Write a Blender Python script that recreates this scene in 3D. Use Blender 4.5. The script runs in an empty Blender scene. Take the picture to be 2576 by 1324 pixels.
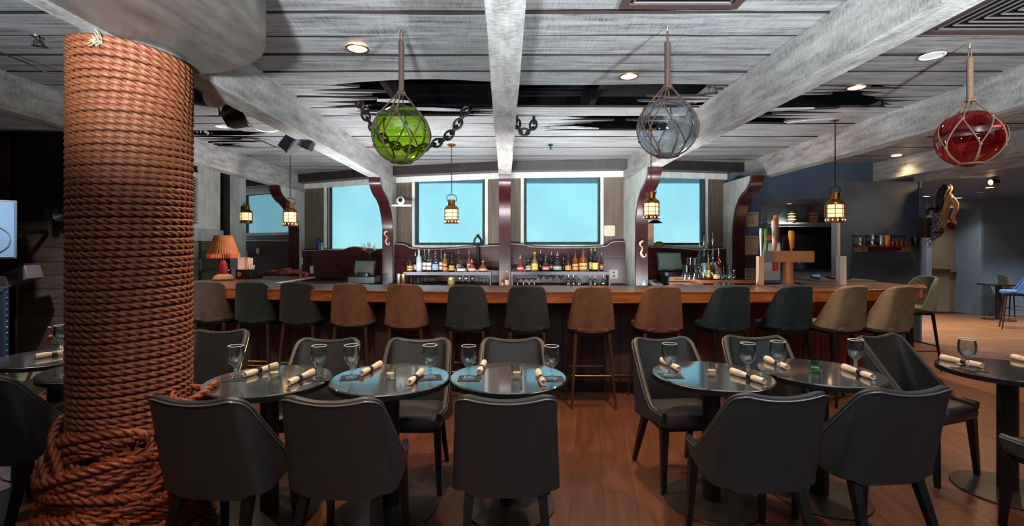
import bpy, math, random
from math import sin, cos, pi, radians as R
from mathutils import Vector, Matrix, Euler

random.seed(7)
SC = bpy.context.scene
COL = SC.collection

# ---------------------------------------------------------------- camera
F, VX, VY, H = 1220.0, 1270.0, 622.0, 1.5          # focal length and vanishing point in pixels, eye height
cam_d = bpy.data.cameras.new('camera')
cam_d.sensor_fit = 'HORIZONTAL'
cam_d.sensor_width = 36.0
cam_d.lens = 36.0 * F / 2576.0
cam_d.shift_x = (1288.0 - VX) / 2576.0
cam_d.shift_y = -(662.0 - VY) / 2576.0
cam_d.clip_start = 0.05
cam = bpy.data.objects.new('camera', cam_d)
COL.objects.link(cam)
cam.location = (0, 0, H)
cam.rotation_euler = (R(90), 0, 0)
SC.camera = cam

# ---------------------------------------------------------------- world (sky) and exposure
world = bpy.data.worlds.new('sky')
SC.world = world
world.use_nodes = True
wn = world.node_tree
wn.nodes.clear()
wo = wn.nodes.new('ShaderNodeOutputWorld')
bg = wn.nodes.new('ShaderNodeBackground')
tc = wn.nodes.new('ShaderNodeTexCoord')
sep = wn.nodes.new('ShaderNodeSeparateXYZ')
rmp = wn.nodes.new('ShaderNodeValToRGB')
rmp.color_ramp.elements[0].position = 0.0
rmp.color_ramp.elements[0].color = (0.80, 0.93, 0.97, 1)
rmp.color_ramp.elements[1].position = 0.22
rmp.color_ramp.elements[1].color = (0.62, 0.83, 0.95, 1)
wn.links.new(tc.outputs['Generated'], sep.inputs[0])
wn.links.new(sep.outputs['Z'], rmp.inputs['Fac'])
wn.links.new(rmp.outputs['Color'], bg.inputs['Color'])
bg.inputs['Strength'].default_value = 7.0
wn.links.new(bg.outputs[0], wo.inputs['Surface'])

SC.view_settings.view_transform = 'Standard'
SC.view_settings.look = 'None'
SC.view_settings.gamma = 1.0
SC.view_settings.use_curve_mapping = False
SC.view_settings.exposure = 0.75

# ---------------------------------------------------------------- light helpers
def portal(name, loc, rot, sx, sy):
    l = bpy.data.lights.new(name, 'AREA')
    l.shape = 'RECTANGLE'
    l.size, l.size_y = sx, sy
    l.cycles.is_portal = True
    o = bpy.data.objects.new(name, l)
    COL.objects.link(o)
    o.location = loc
    o.rotation_euler = rot
    return o

def spot(name, parent, loc, energy, color, angle=110, blend=0.6, radius=0.04, rot=(0, 0, 0)):
    l = bpy.data.lights.new(name, 'SPOT')
    l.energy, l.color, l.spot_size, l.spot_blend, l.shadow_soft_size = energy, color, R(angle), blend, radius
    o = bpy.data.objects.new(name, l)
    COL.objects.link(o)
    o.location = loc
    o.rotation_euler = rot
    o.parent = parent
    return o

def bulb(name, parent, loc, energy, color, radius=0.03):
    l = bpy.data.lights.new(name, 'POINT')
    l.energy, l.color, l.shadow_soft_size = energy, color, radius
    o = bpy.data.objects.new(name, l)
    COL.objects.link(o)
    o.location = loc
    o.parent = parent
    return o

WARM = (1.0, 0.66, 0.36)
FILL_UP = 1700.0  # power of the uplights added behind the viewer as fill
FILL_BAR = 55.0  # power of the fill strips added behind the bar

# ---------------------------------------------------------------- geometry helpers
def at(px, py, Y):
    """photo pixel + depth in metres -> point"""
    return Vector(((px - VX) * Y / F, Y, H + (VY - py) * Y / F))

def on(px, py, z):
    """photo pixel on the horizontal plane z -> point"""
    Y = (H - z) * F / (py - VY)
    return Vector(((px - VX) * Y / F, Y, z))

class MB:
    def __init__(self):
        self.v, self.f = [], []
    def add(self, vs, fs):
        b = len(self.v)
        self.v += [tuple(p) for p in vs]
        self.f += [tuple(b + i for i in f) for f in fs]
        return self
    def bx(self, x0, x1, y0, y1, z0, z1):
        return self.add([(x0, y0, z0), (x1, y0, z0), (x1, y1, z0), (x0, y1, z0),
                         (x0, y0, z1), (x1, y0, z1), (x1, y1, z1), (x0, y1, z1)],
                        [(0, 3, 2, 1), (4, 5, 6, 7), (0, 1, 5, 4), (1, 2, 6, 5), (2, 3, 7, 6), (3, 0, 4, 7)])
    def mbx(self, M, sx, sy, sz):
        vs = [M @ Vector((sx * a, sy * b, sz * c)) for c in (-.5, .5) for a, b in ((-.5, -.5), (.5, -.5), (.5, .5), (-.5, .5))]
        return self.add(vs, [(0, 3, 2, 1), (4, 5, 6, 7), (0, 1, 5, 4), (1, 2, 6, 5), (2, 3, 7, 6), (3, 0, 4, 7)])
    def prism(self, poly, z0, z1, fn=None):
        """poly: list of 2-D points (counter-clockwise); extruded z0..z1; fn maps (a, b, c) to xyz"""
        fn = fn or (lambda a, b, c: (a, b, c))
        n = len(poly)
        vs = [fn(a, b, z0) for a, b in poly] + [fn(a, b, z1) for a, b in poly]
        fs = [tuple(range(n - 1, -1, -1)), tuple(range(n, 2 * n))]
        fs += [(i, (i + 1) % n, n + (i + 1) % n, n + i) for i in range(n)]
        return self.add(vs, fs)
    def lathe(self, prof, n=24, c=(0, 0, 0), sx=1.0, sy=1.0):
        vs, fs = [], []
        for r, z in prof:
            for k in range(n):
                a = 2 * pi * k / n
                vs.append((c[0] + r * cos(a) * sx, c[1] + r * sin(a) * sy, c[2] + z))
        for i in range(len(prof) - 1):
            for k in range(n):
                k2 = (k + 1) % n
                fs.append((i * n + k, i * n + k2, (i + 1) * n + k2, (i + 1) * n + k))
        if prof[0][0] > 1e-6:
            fs.append(tuple(range(n - 1, -1, -1)))
        if prof[-1][0] > 1e-6:
            b = (len(prof) - 1) * n
            fs.append(tuple(range(b, b + n)))
        return self.add(vs, fs)
    def tube(self, path, r, n=8, closed=False, caps=True):
        path = [Vector(p) for p in path]
        m = len(path)
        rs = r if isinstance(r, (list, tuple)) else [r] * m
        vs, fs = [], []
        up = None
        for i, p in enumerate(path):
            if closed:
                t = path[(i + 1) % m] - path[i - 1]
            else:
                t = path[min(i + 1, m - 1)] - path[max(i - 1, 0)]
            if t.length < 1e-9:
                t = Vector((0, 0, 1))
            t.normalize()
            if up is None:
                up = Vector((0, 0, 1)) if abs(t.z) < 0.9 else Vector((1, 0, 0))
            a = (up - t * up.dot(t)).normalized()
            up = a
            b = t.cross(a)
            for k in range(n):
                w = 2 * pi * k / n
                vs.append(p + (a * cos(w) + b * sin(w)) * rs[i])
        for i in range(m if closed else m - 1):
            j = (i + 1) % m
            for k in range(n):
                k2 = (k + 1) % n
                fs.append((i * n + k, i * n + k2, j * n + k2, j * n + k))
        if not closed and caps:
            fs.append(tuple(range(n - 1, -1, -1)))
            fs.append(tuple(range((m - 1) * n, m * n)))
        return self.add(vs, fs)
    def cyl(self, p0, p1, r0, r1=None, n=16):
        return self.tube([p0, p1], [r0, r0 if r1 is None else r1], n)
    def taper(self, p0, p1, s0, s1):
        """square tapered leg from p0 to p1 with half-widths s0, s1"""
        p0, p1 = Vector(p0), Vector(p1)
        vs = [p0 + Vector((a * s0, b * s0, 0)) for a, b in ((-1, -1), (1, -1), (1, 1), (-1, 1))]
        vs += [p1 + Vector((a * s1, b * s1, 0)) for a, b in ((-1, -1), (1, -1), (1, 1), (-1, 1))]
        return self.add(vs, [(0, 3, 2, 1), (4, 5, 6, 7), (0, 1, 5, 4), (1, 2, 6, 5), (2, 3, 7, 6), (3, 0, 4, 7)])
    def ball(self, c, r, n=16, m=10, sx=1, sy=1, sz=1):
        prof = [(max(r * sin(pi * i / m), 1e-7), -r * cos(pi * i / m) * sz) for i in range(m + 1)]
        return self.lathe(prof, n, c, sx, sy)
    def xform(self, M):
        self.v = [tuple(M @ Vector(p)) for p in self.v]
        return self
    def mesh(self, name, mat, smooth=True, angle=38):
        me = bpy.data.meshes.new(name)
        me.from_pydata(self.v, [], self.f)
        import bmesh
        bm = bmesh.new()
        bm.from_mesh(me)
        bmesh.ops.recalc_face_normals(bm, faces=bm.faces[:])
        bm.to_mesh(me)
        bm.free()
        if mat:
            me.materials.append(mat)
        if smooth:
            me.shade_smooth()
            me.set_sharp_from_angle(angle=R(angle))
        return me
    def build(self, name, mat, parent=None, smooth=True, loc=None, bevel=0, angle=38, label=None):
        o = bpy.data.objects.new(name, self.mesh(name, mat, smooth, angle))
        COL.objects.link(o)
        if parent:
            o.parent = parent
        if loc is not None:
            o.location = loc
        if bevel:
            m = o.modifiers.new('bevel', 'BEVEL')
            m.width = bevel
            m.segments = 2
            m.limit_method = 'ANGLE'
            m.angle_limit = R(40)
        if label:
            o['label'] = label
        return o

def tag(o, label, cat, group=None, kind=None):
    o['label'], o['category'] = label, cat
    if group:
        o['group'] = group
    if kind:
        o['kind'] = kind
    return o

def thing(name, label, cat, loc=(0, 0, 0), rz=0.0, group=None, scale=1.0):
    o = bpy.data.objects.new(name, None)
    COL.objects.link(o)
    o.empty_display_size = 0.1
    o.location = loc
    o.rotation_euler = (0, 0, rz)
    o.scale = (scale,) * 3
    return tag(o, label, cat, group)

def struct(o, label=None, cat=None):
    o['kind'] = 'structure'
    if label:
        o['label'] = label
    if cat:
        o['category'] = cat
    return o

def sempty(name, label, cat):
    o = bpy.data.objects.new(name, None)
    COL.objects.link(o)
    return struct(o, label, cat)

def copy_tree(o, parent=None):
    c = o.copy()
    COL.objects.link(c)
    c.parent = parent
    for ch in list(o.children):
        copy_tree(ch, c)
    return c

def linked(name, me, parent=None, loc=(0, 0, 0), rot=(0, 0, 0), scale=(1, 1, 1)):
    o = bpy.data.objects.new(name, me)
    COL.objects.link(o)
    o.parent = parent
    o.location, o.rotation_euler, o.scale = loc, rot, scale
    return o

def rrect(w, h, r, n=5, cx=0, cy=0):
    pts = []
    for (sx, sy, a0) in ((1, -1, -90), (1, 1, 0), (-1, 1, 90), (-1, -1, 180)):
        for k in range(n + 1):
            a = R(a0 + 90 * k / n)
            pts.append((cx + sx * (w / 2 - r) + r * cos(a), cy + sy * (h / 2 - r) + r * sin(a)))
    return pts

def cat_rom(pts, n=8, closed=False):
    P = [Vector(p) for p in pts]
    out = []
    m = len(P)
    rng = range(m) if closed else range(m - 1)
    for i in rng:
        p0 = P[(i - 1) % m] if (closed or i > 0) else P[0]
        p1, p2 = P[i], P[(i + 1) % m]
        p3 = P[(i + 2) % m] if (closed or i + 2 < m) else P[-1]
        for k in range(n):
            t = k / n
            out.append(0.5 * ((2 * p1) + (p2 - p0) * t + (2 * p0 - 5 * p1 + 4 * p2 - p3) * t * t + (3 * p1 - p0 - 3 * p2 + p3) * t ** 3))
    if not closed:
        out.append(P[-1])
    return out

# ---------------------------------------------------------------- materials
def lin(h):
    h = h.lstrip('#')
    out = []
    for i in (0, 2, 4):
        c = int(h[i:i + 2], 16) / 255
        out.append(c / 12.92 if c <= 0.04045 else ((c + 0.055) / 1.055) ** 2.4)
    return (*out, 1.0)

_M = {}
def mat(name, hexc, rough=0.5, metal=0.0, spec=0.5, emit=None, estr=0.0, trans=0.0, coat=0.0, alpha=1.0, sheen=0.0, bump=None):
    if name in _M:
        return _M[name]
    m = bpy.data.materials.new(name)
    m.use_nodes = True
    b = m.node_tree.nodes['Principled BSDF']
    b.inputs['Base Color'].default_value = lin(hexc)
    b.inputs['Roughness'].default_value = rough
    b.inputs['Metallic'].default_value = metal
    b.inputs['Specular IOR Level'].default_value = spec
    b.inputs['Transmission Weight'].default_value = trans
    b.inputs['Coat Weight'].default_value = coat
    b.inputs['Sheen Weight'].default_value = sheen
    if emit:
        b.inputs['Emission Color'].default_value = lin(emit)
        b.inputs['Emission Strength'].default_value = estr
    if bump:
        scale, strength = bump
        nt = m.node_tree
        t = nt.nodes.new('ShaderNodeTexCoord')
        n = nt.nodes.new('ShaderNodeTexNoise')
        n.inputs['Scale'].default_value = scale
        n.inputs['Detail'].default_value = 4
        bp = nt.nodes.new('ShaderNodeBump')
        bp.inputs['Strength'].default_value = strength
        bp.inputs['Distance'].default_value = 0.01
        nt.links.new(t.outputs['Object'], n.inputs['Vector'])
        nt.links.new(n.outputs['Fac'], bp.inputs['Height'])
        nt.links.new(bp.outputs['Normal'], b.inputs['Normal'])
    _M[name] = m
    return m

def noisy(name, stops, scale=(1, 1, 1), nscale=4.0, detail=6, rough=0.5, rough2=None, bump=0.2, spec=0.5, saw=None, coat=0.0, per_object=0.0, dist=0.0, metal=0.0):
    """stretched-noise colour ramp: wood, stone, cloth; saw = (axis scale, amount) adds cross saw marks"""
    if name in _M:
        return _M[name]
    m = bpy.data.materials.new(name)
    m.use_nodes = True
    nt = m.node_tree
    L = nt.links
    b = nt.nodes['Principled BSDF']
    t = nt.nodes.new('ShaderNodeTexCoord')
    mp = nt.nodes.new('ShaderNodeMapping')
    mp.inputs['Scale'].default_value = scale
    L.new(t.outputs['Object'], mp.inputs['Vector'])
    vec = mp.outputs['Vector']
    if per_object:
        oi = nt.nodes.new('ShaderNodeObjectInfo')
        vm = nt.nodes.new('ShaderNodeVectorMath')
        vm.operation = 'ADD'
        sc = nt.nodes.new('ShaderNodeMath')
        sc.operation = 'MULTIPLY'
        sc.inputs[1].default_value = 37.0
        L.new(oi.outputs['Random'], sc.inputs[0])
        L.new(vec, vm.inputs[0])
        L.new(sc.outputs[0], vm.inputs[1])
        vec = vm.outputs[0]
    n = nt.nodes.new('ShaderNodeTexNoise')
    n.inputs['Scale'].default_value = nscale
    n.inputs['Detail'].default_value = detail
    n.inputs['Roughness'].default_value = 0.62
    n.inputs['Distortion'].default_value = dist
    L.new(vec, n.inputs['Vector'])
    fac = n.outputs['Fac']
    if saw:
        mp2 = nt.nodes.new('ShaderNodeMapping')
        mp2.inputs['Scale'].default_value = saw[0]
        mp2.inputs['Rotation'].default_value = (0, 0, R(12))
        L.new(t.outputs['Object'], mp2.inputs['Vector'])
        n2 = nt.nodes.new('ShaderNodeTexNoise')
        n2.inputs['Scale'].default_value = 6.0
        n2.inputs['Detail'].default_value = 3
        L.new(mp2.outputs['Vector'], n2.inputs['Vector'])
        mx = nt.nodes.new('ShaderNodeMix')
        mx.data_type = 'FLOAT'
        mx.inputs[0].default_value = saw[1]
        L.new(fac, mx.inputs[2])
        L.new(n2.outputs['Fac'], mx.inputs[3])
        fac = mx.outputs[0]
    r = nt.nodes.new('ShaderNodeValToRGB')
    cr = r.color_ramp
    cr.elements[0].position, cr.elements[0].color = stops[0][0], lin(stops[0][1])
    cr.elements[1].position, cr.elements[1].color = stops[-1][0], lin(stops[-1][1])
    for p, c in stops[1:-1]:
        e = cr.elements.new(p)
        e.color = lin(c)
    L.new(fac, r.inputs['Fac'])
    col = r.outputs['Color']
    if per_object:
        oi2 = nt.nodes.new('ShaderNodeObjectInfo')
        mr2 = nt.nodes.new('ShaderNodeMapRange')
        mr2.inputs['To Min'].default_value = 1.0 - per_object
        mr2.inputs['To Max'].default_value = 1.0 + per_object
        L.new(oi2.outputs['Random'], mr2.inputs['Value'])
        hs = nt.nodes.new('ShaderNodeHueSaturation')
        L.new(mr2.outputs[0], hs.inputs['Value'])
        L.new(col, hs.inputs['Color'])
        col = hs.outputs['Color']
    L.new(col, b.inputs['Base Color'])
    if rough2 is not None:
        mr = nt.nodes.new('ShaderNodeMapRange')
        mr.inputs['From Min'].default_value = 0.3
        mr.inputs['From Max'].default_value = 0.7
        mr.inputs['To Min'].default_value = rough
        mr.inputs['To Max'].default_value = rough2
        L.new(fac, mr.inputs['Value'])
        L.new(mr.outputs[0], b.inputs['Roughness'])
    else:
        b.inputs['Roughness'].default_value = rough
    b.inputs['Specular IOR Level'].default_value = spec
    b.inputs['Coat Weight'].default_value = coat
    b.inputs['Metallic'].default_value = metal
    if bump:
        bp = nt.nodes.new('ShaderNodeBump')
        bp.inputs['Strength'].default_value = bump
        bp.inputs['Distance'].default_value = 0.01
        L.new(fac, bp.inputs['Height'])
        L.new(bp.outputs['Normal'], b.inputs['Normal'])
    _M[name] = m
    return m

def thin(name, tint, refl=0.06, rough=0.0, edge=0.75, edge_tint=None):
    """thin clear or tinted glass wall: tinted transparency under a Fresnel-like gloss"""
    if name in _M:
        return _M[name]
    m = bpy.data.materials.new(name)
    m.use_nodes = True
    nt = m.node_tree
    nt.nodes.clear()
    out = nt.nodes.new('ShaderNodeOutputMaterial')
    tr = nt.nodes.new('ShaderNodeBsdfTransparent')
    tr.inputs['Color'].default_value = lin(tint)
    gl = nt.nodes.new('ShaderNodeBsdfGlossy')
    gl.inputs['Roughness'].default_value = rough
    gl.inputs['Color'].default_value = (0.95, 0.97, 1, 1)
    lw = nt.nodes.new('ShaderNodeLayerWeight')
    lw.inputs['Blend'].default_value = 0.25
    mr = nt.nodes.new('ShaderNodeMapRange')
    mr.inputs['To Min'].default_value = refl
    mr.inputs['To Max'].default_value = edge
    nt.links.new(lw.outputs['Fresnel'], mr.inputs['Value'])
    mx = nt.nodes.new('ShaderNodeMixShader')
    nt.links.new(mr.outputs[0], mx.inputs['Fac'])
    nt.links.new(tr.outputs[0], mx.inputs[1])
    nt.links.new(gl.outputs[0], mx.inputs[2])
    nt.links.new(mx.outputs[0], out.inputs['Surface'])
    _M[name] = m
    return m

M_PLANK = noisy('whitewashed_plank', [(0.34, '#363333'), (0.44, '#6c6a6a'), (0.55, '#868585'), (0.74, '#a3a3a3')], (0.7, 9, 9), 3.2, rough=0.40, bump=0.25, saw=((30, 1.2, 1), 0.33), per_object=0.10)
M_BEAM = noisy('weathered_beam', [(0.30, '#45423f'), (0.44, '#817e7b'), (0.62, '#a3a19e'), (0.8, '#b4b3b0')], (5, 1.0, 5), 3.0, rough=0.45, bump=0.4, saw=((5, 12, 5), 0.35))
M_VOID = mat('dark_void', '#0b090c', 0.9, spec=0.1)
M_DARKWOOD = noisy('dark_stained_wood', [(0.3, '#120e0f'), (0.55, '#241a1a'), (0.8, '#33241f')], (7, 7, 0.8), 3.0, rough=0.45, bump=0.2, per_object=0.15)
M_DARKPLANK = noisy('dark_stained_plank', [(0.3, '#2c2422'), (0.55, '#44372f'), (0.8, '#554538')], (0.8, 7, 7), 3.0, rough=0.5, bump=0.25, per_object=0.15)
M_MAHOG = noisy('mahogany', [(0.3, '#240c0e'), (0.55, '#401617'), (0.8, '#55201c')], (0.8, 6, 6), 2.5, rough=0.3, bump=0.08, per_object=0.12)
M_MAHOGV = noisy('mahogany_upright', [(0.3, '#1d0a0d'), (0.55, '#341113'), (0.8, '#471916')], (6, 6, 0.7), 2.5, rough=0.28, bump=0.08)
M_REDBOARD = noisy('red_stained_board', [(0.3, '#33100d'), (0.55, '#571d17'), (0.8, '#6f2b20')], (7, 7, 0.8), 3.0, rough=0.4, bump=0.2, per_object=0.2)
M_GREYPAINT = noisy('grey_green_paint', [(0.3, '#8d938e'), (0.6, '#b3b8b2'), (0.8, '#c3c7c1')], (3, 3, 1), 3.0, rough=0.45, bump=0.08)
M_WHITETRIM = noisy('off_white_trim', [(0.3, '#aeb0aa'), (0.6, '#cdcec8'), (0.8, '#dad9d2')], (3, 3, 1), 3.0, rough=0.4, bump=0.06)
M_BROWNPANEL = noisy('brown_panel', [(0.3, '#463b31'), (0.55, '#5f5245'), (0.8, '#6f6252')], (14, 14, 0.6), 2.5, rough=0.5, bump=0.15)
M_FLOORP = noisy('floor_plank', [(0.28, '#452a1f'), (0.5, '#563527'), (0.75, '#664431')], (8, 0.9, 8), 2.6, rough=0.33, bump=0, per_object=0.14)
M_FLOORB = noisy('floor_plank_back', [(0.28, '#5c3a25'), (0.5, '#775134'), (0.75, '#8b6341')], (0.9, 8, 8), 2.6, rough=0.3, bump=0, per_object=0.14)
M_NAVY = noisy('slate_blue_paint', [(0.3, '#3c4c62'), (0.6, '#465870'), (0.8, '#4d6079')], (1, 1, 1), 2.0, rough=0.55, bump=0.05)
M_BLUEWALL = noisy('dusty_blue_paint', [(0.3, '#5f7690'), (0.6, '#69819d'), (0.8, '#718aa8')], (1, 1, 1), 2.0, rough=0.6, bump=0.04)
M_BLUECEIL = mat('dark_blue_ceiling_paint', '#43587c', 0.6)
M_LEATHER = noisy('charcoal_weave', [(0.35, '#1f2227'), (0.65, '#2b2f35')], (60, 60, 160), 3.0, detail=2, rough=0.42, bump=0.25, spec=0.5)
M_SEAT = noisy('charcoal_seat_leather', [(0.35, '#292c31'), (0.65, '#383b41')], (1, 1, 1), 30.0, detail=3, rough=0.36, bump=0.12, spec=0.55)
M_PIPING = mat('grey_piping', '#55565a', 0.3)
M_BLACKLEG = mat('black_lacquer_leg', '#0e0e11', 0.32)
M_BLACK = mat('black_metal', '#0d0e11', 0.4, 0.3)
M_BLACKPL = mat('black_plastic', '#121318', 0.35)
M_BASEDISC = noisy('scuffed_dark_disc', [(0.3, '#1d1a1a'), (0.7, '#3a3431')], (1, 1, 1), 6.0, rough=0.35, bump=0.1)
M_TABLE = noisy('black_stone_laminate', [(0.3, '#3c3f42'), (0.6, '#5c6064'), (0.8, '#7a7f84')], (1, 1, 1), 40.0, detail=4, rough=0.12, rough2=0.2, bump=0.03, spec=1.0, coat=1.0, metal=0.65)
M_TABLE.node_tree.nodes['Principled BSDF'].inputs['Coat IOR'].default_value = 2.2
M_TABLE.node_tree.nodes['Principled BSDF'].inputs['Coat Roughness'].default_value = 0.07
M_BRASS = mat('aged_brass', '#8a5a2e', 0.32, 0.9)
M_COPPER = mat('brushed_copper_steel', '#b98560', 0.34, 0.45)
M_STEEL = mat('brushed_steel', '#b9bbbd', 0.3, 0.95)
M_CHROME = mat('chrome', '#d5d8dc', 0.12, 1.0)
M_CREAM = mat('cream_plastic', '#c9bda0', 0.45)
M_PAPER = mat('tan_paper', '#b89c80', 0.8)
M_INK = mat('faded_ink', '#6b5a52', 0.8)
M_WHITE = mat('white_plastic', '#d8dadc', 0.4)
M_CORD = noisy('tarred_twine', [(0.3, '#1c0e0a'), (0.6, '#341b12'), (0.8, '#4a281b')], (1, 1, 30), 20.0, rough=0.75, bump=0.4)
M_JUTE = noisy('jute_twine', [(0.3, '#4f3c2c'), (0.6, '#765d45'), (0.8, '#8f755a')], (1, 1, 30), 20.0, rough=0.8, bump=0.4)
M_ROPE = noisy('brown_manila_rope', [(0.3, '#4f2817'), (0.55, '#82492c'), (0.8, '#a0633f')], (20, 20, 60), 6.0, rough=0.55, bump=0.15)
M_GLASS = thin('clear_glass', '#f1f6f6', 0.07)
M_TEALGLASS = thin('teal_glass', '#bfe6e2', 0.10)
# ================================================================ SETTING
ZC, ZB = 2.83, 2.54            # underside of the planks, underside of the beams
# ---------------------------------------------------------------- floor
fb = MB().bx(-7.4, 13.1, -3.7, 13.2, -0.12, -0.003)
floor = struct(fb.build('floor', mat('dark_floor_joint', '#2a1911', .6), smooth=False), 'brown wooden plank floor of the dining room and bar', 'floor')
rng = random.Random(3)
ang = R(10)
ca, sa = cos(ang), sin(ang)
pw = 0.19
def plank_mesh(w, l, name, m):
    return MB().prism([(-w / 2 + .0012, -l / 2), (w / 2 - .0012, -l / 2), (w / 2 - .0012, l / 2), (-w / 2 + .0012, l / 2)], -0.0125, 0).mesh(name, m, False)
fl_mesh = [plank_mesh(pw, l, 'plank', M_FLOORP) for l in (1.5, 2.1, 2.7)]
cnt = 0
k = -30
while k * pw < 6.9:
    a = k * pw
    b = -1.6 + rng.uniform(0, 1.6)
    while b < 9.5:
        i = rng.randrange(3)
        l = (1.5, 2.1, 2.7)[i]
        x = a * ca + (b + l / 2) * sa - .6
        y = -a * sa + (b + l / 2) * ca
        px = VX + F * x / max(y, .4)
        if y > .5 and -6.0 < x < 5.7 and y < 7.0 and -900 < px < 4600 and cnt < 300:
            linked('plank', fl_mesh[i], floor, (x, y, -.001), (0, 0, -ang))
            cnt += 1
        b += l + .0015
    k += 1
flb = [plank_mesh(.30, l, 'plank', M_FLOORB) for l in (2.0, 2.8)]
y = 2.0
bk = bpy.data.objects.new('back_room_planks', None)
for r_ in range(38):
    yy = 1.4 + r_ * .3
    x = 5.0 + (r_ % 3) * .35
    if yy > 10.9:
        break
    x = 4.99
    j = r_ % 2
    first = True
    while x < 12.6:
        l = (2.0, 2.8)[j]
        j = 1 - j
        linked('plank', flb[0 if l == 2.0 else 1], floor, (x + l / 2, yy, 0), (0, 0, R(90)))
        x += l + .002
bpy.data.objects.remove(bk)
# remaining ground under furniture edges, behind the bar and behind the camera

# ---------------------------------------------------------------- ceiling: backing + torn planks
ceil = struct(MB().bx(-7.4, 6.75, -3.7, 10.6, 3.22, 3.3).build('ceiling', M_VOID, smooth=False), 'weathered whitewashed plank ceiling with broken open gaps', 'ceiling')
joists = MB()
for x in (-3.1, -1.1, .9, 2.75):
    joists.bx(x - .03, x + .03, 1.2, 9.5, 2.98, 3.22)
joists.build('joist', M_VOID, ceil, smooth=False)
M_GAPSHADE = mat('plank_edge_gap_shade', '#1d1613', .8, spec=.2)  # plank sides darkened so the gaps between planks read as shade
rng = random.Random(11)
Y0, PWID = 0.58, 0.31
HOLES = {  # row index -> missing x-intervals (with torn ends)
    11: [(-1.50, 1.92), (2.55, 3.3)],                         # 3.99-4.30
    12: [(-1.58, 1.92), (2.03, 3.62)],                        # 4.30-4.61
    13: [(-1.42, -.02), (2.03, 3.2)],                          # 4.61-4.92
    14: [(.62, 1.92), (2.03, 3.0)],                           # 4.92-5.23
    15: [(.45, 1.92), (2.03, 2.45)],                          # 5.23-5.54
    16: [(-3.88, -3.02)],
    17: [(-3.88, -3.12)],
    18: [(-3.88, -3.35)],
}
def torn(x, y0, y1, sgn, rg):
    """points from (x, y0) to (x, y1): long uneven splinters reaching along +sgn x"""
    ts = [0.0]
    while ts[-1] < .82:
        ts.append(ts[-1] + rg.uniform(.07, .26))
    ts = [min(t, .97) for t in ts] + [1.0]
    pts = []
    base = rg.uniform(-.1, .1)
    for i, t in enumerate(ts):
        ext = 0 if i in (0, len(ts) - 1) else (rg.choice((.12, .2, .34, .6)) * rg.uniform(.7, 1.1) if i % 2 else rg.uniform(-.22, .05))
        pts.append((x + sgn * (ext + base * (0 < t < 1)), y0 + (y1 - y0) * t))
    return pts
for r_ in range(31):
    ya, yb = Y0 + r_ * PWID, Y0 + (r_ + 1) * PWID
    gap = .007 + (.006 if 5 <= r_ <= 11 else .0)
    cuts = HOLES.get(r_, [])
    xs = [(-6.9, None)]
    pieces = []
    cur, tornl = -6.95, False
    for a, b in cuts:
        pieces.append((cur, a, tornl, True))
        cur, tornl = b, True
    pieces.append((cur, 6.35, tornl, False))
    for (a, b, tl, tr) in pieces:
        if b - a < .05:
            continue
        lo, hi = [], []
        n = max(2, int((b - a) / .22))
        ph = rng.uniform(0, 6)
        for i in range(n + 1):
            x = a + (b - a) * i / n
            w1 = .010 * sin(x * 1.7 + ph) + .006 * sin(x * 5.3 + ph * 2) + rng.uniform(-.003, .003)
            w2 = .010 * sin(x * 1.3 + ph * 1.7) + .006 * sin(x * 4.1 + ph) + rng.uniform(-.003, .003)
            lo.append((x, ya + gap + max(w1, -.004)))
            bite = .15 * max(0, 1 - abs((x + .62) / .75)) ** .6 if r_ == 10 else 0
            hi.append((x, yb - gap + min(w2, .004) - bite))
        pts = lo[:]
        if tr:
            pts = pts[:-1] + torn(b, ya + gap, yb - gap, 1, rng)
        else:
            pts += [hi[-1]]
        rev = hi[::-1][1:]
        if tl:
            rev = rev[:-1] + torn(a, yb - gap, ya + gap, -1, rng)[:-1]
        pts += rev
        dz = rng.uniform(0, .008)
        o = MB().prism(pts, ZC + dz, ZC + .022 + dz).build('plank', M_PLANK, ceil, smooth=False)
        o.data.materials.append(M_GAPSHADE)
        for f_ in o.data.polygons:
            if abs(f_.normal.z) < .5:
                f_.material_index = 1
# ragged splinters hanging in the openings
spl = [((-1.0, 4.62), (-.35, 4.70)), ((-1.15, 4.36), (-.85, 4.43)), ((2.3, 4.72), (2.95, 4.62)), ((3.0, 5.15), (3.55, 4.95)), ((.5, 5.33), (1.05, 5.42)), ((-3.2, 5.9), (-2.75, 6.02))]
for (p, q) in spl:
    dx, dy = q[0] - p[0], q[1] - p[1]
    l = math.hypot(dx, dy)
    nx, ny = -dy / l * .035, dx / l * .035
    poly = [p, (p[0] + dx * .5 - nx, p[1] + dy * .5 - ny), q, (p[0] + dx * .6 + nx, p[1] + dy * .6 + ny), (p[0] + nx, p[1] + ny)]
    MB().prism(poly, ZC - .012, ZC + .004).build('splinter', M_PLANK, ceil, smooth=False)

# lower smooth ceiling of the back room
struct(MB().bx(6.7, 13.1, -3.7, 13.2, 2.56, 2.7).prism([(3.98, 7.86), (6.7, 7.86), (6.7, 13.2), (5.9, 13.2)], 2.56, 2.7).build('ceiling_back', M_BLUECEIL, smooth=False), 'smooth dark blue lower ceiling over the back room', 'ceiling')

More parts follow.
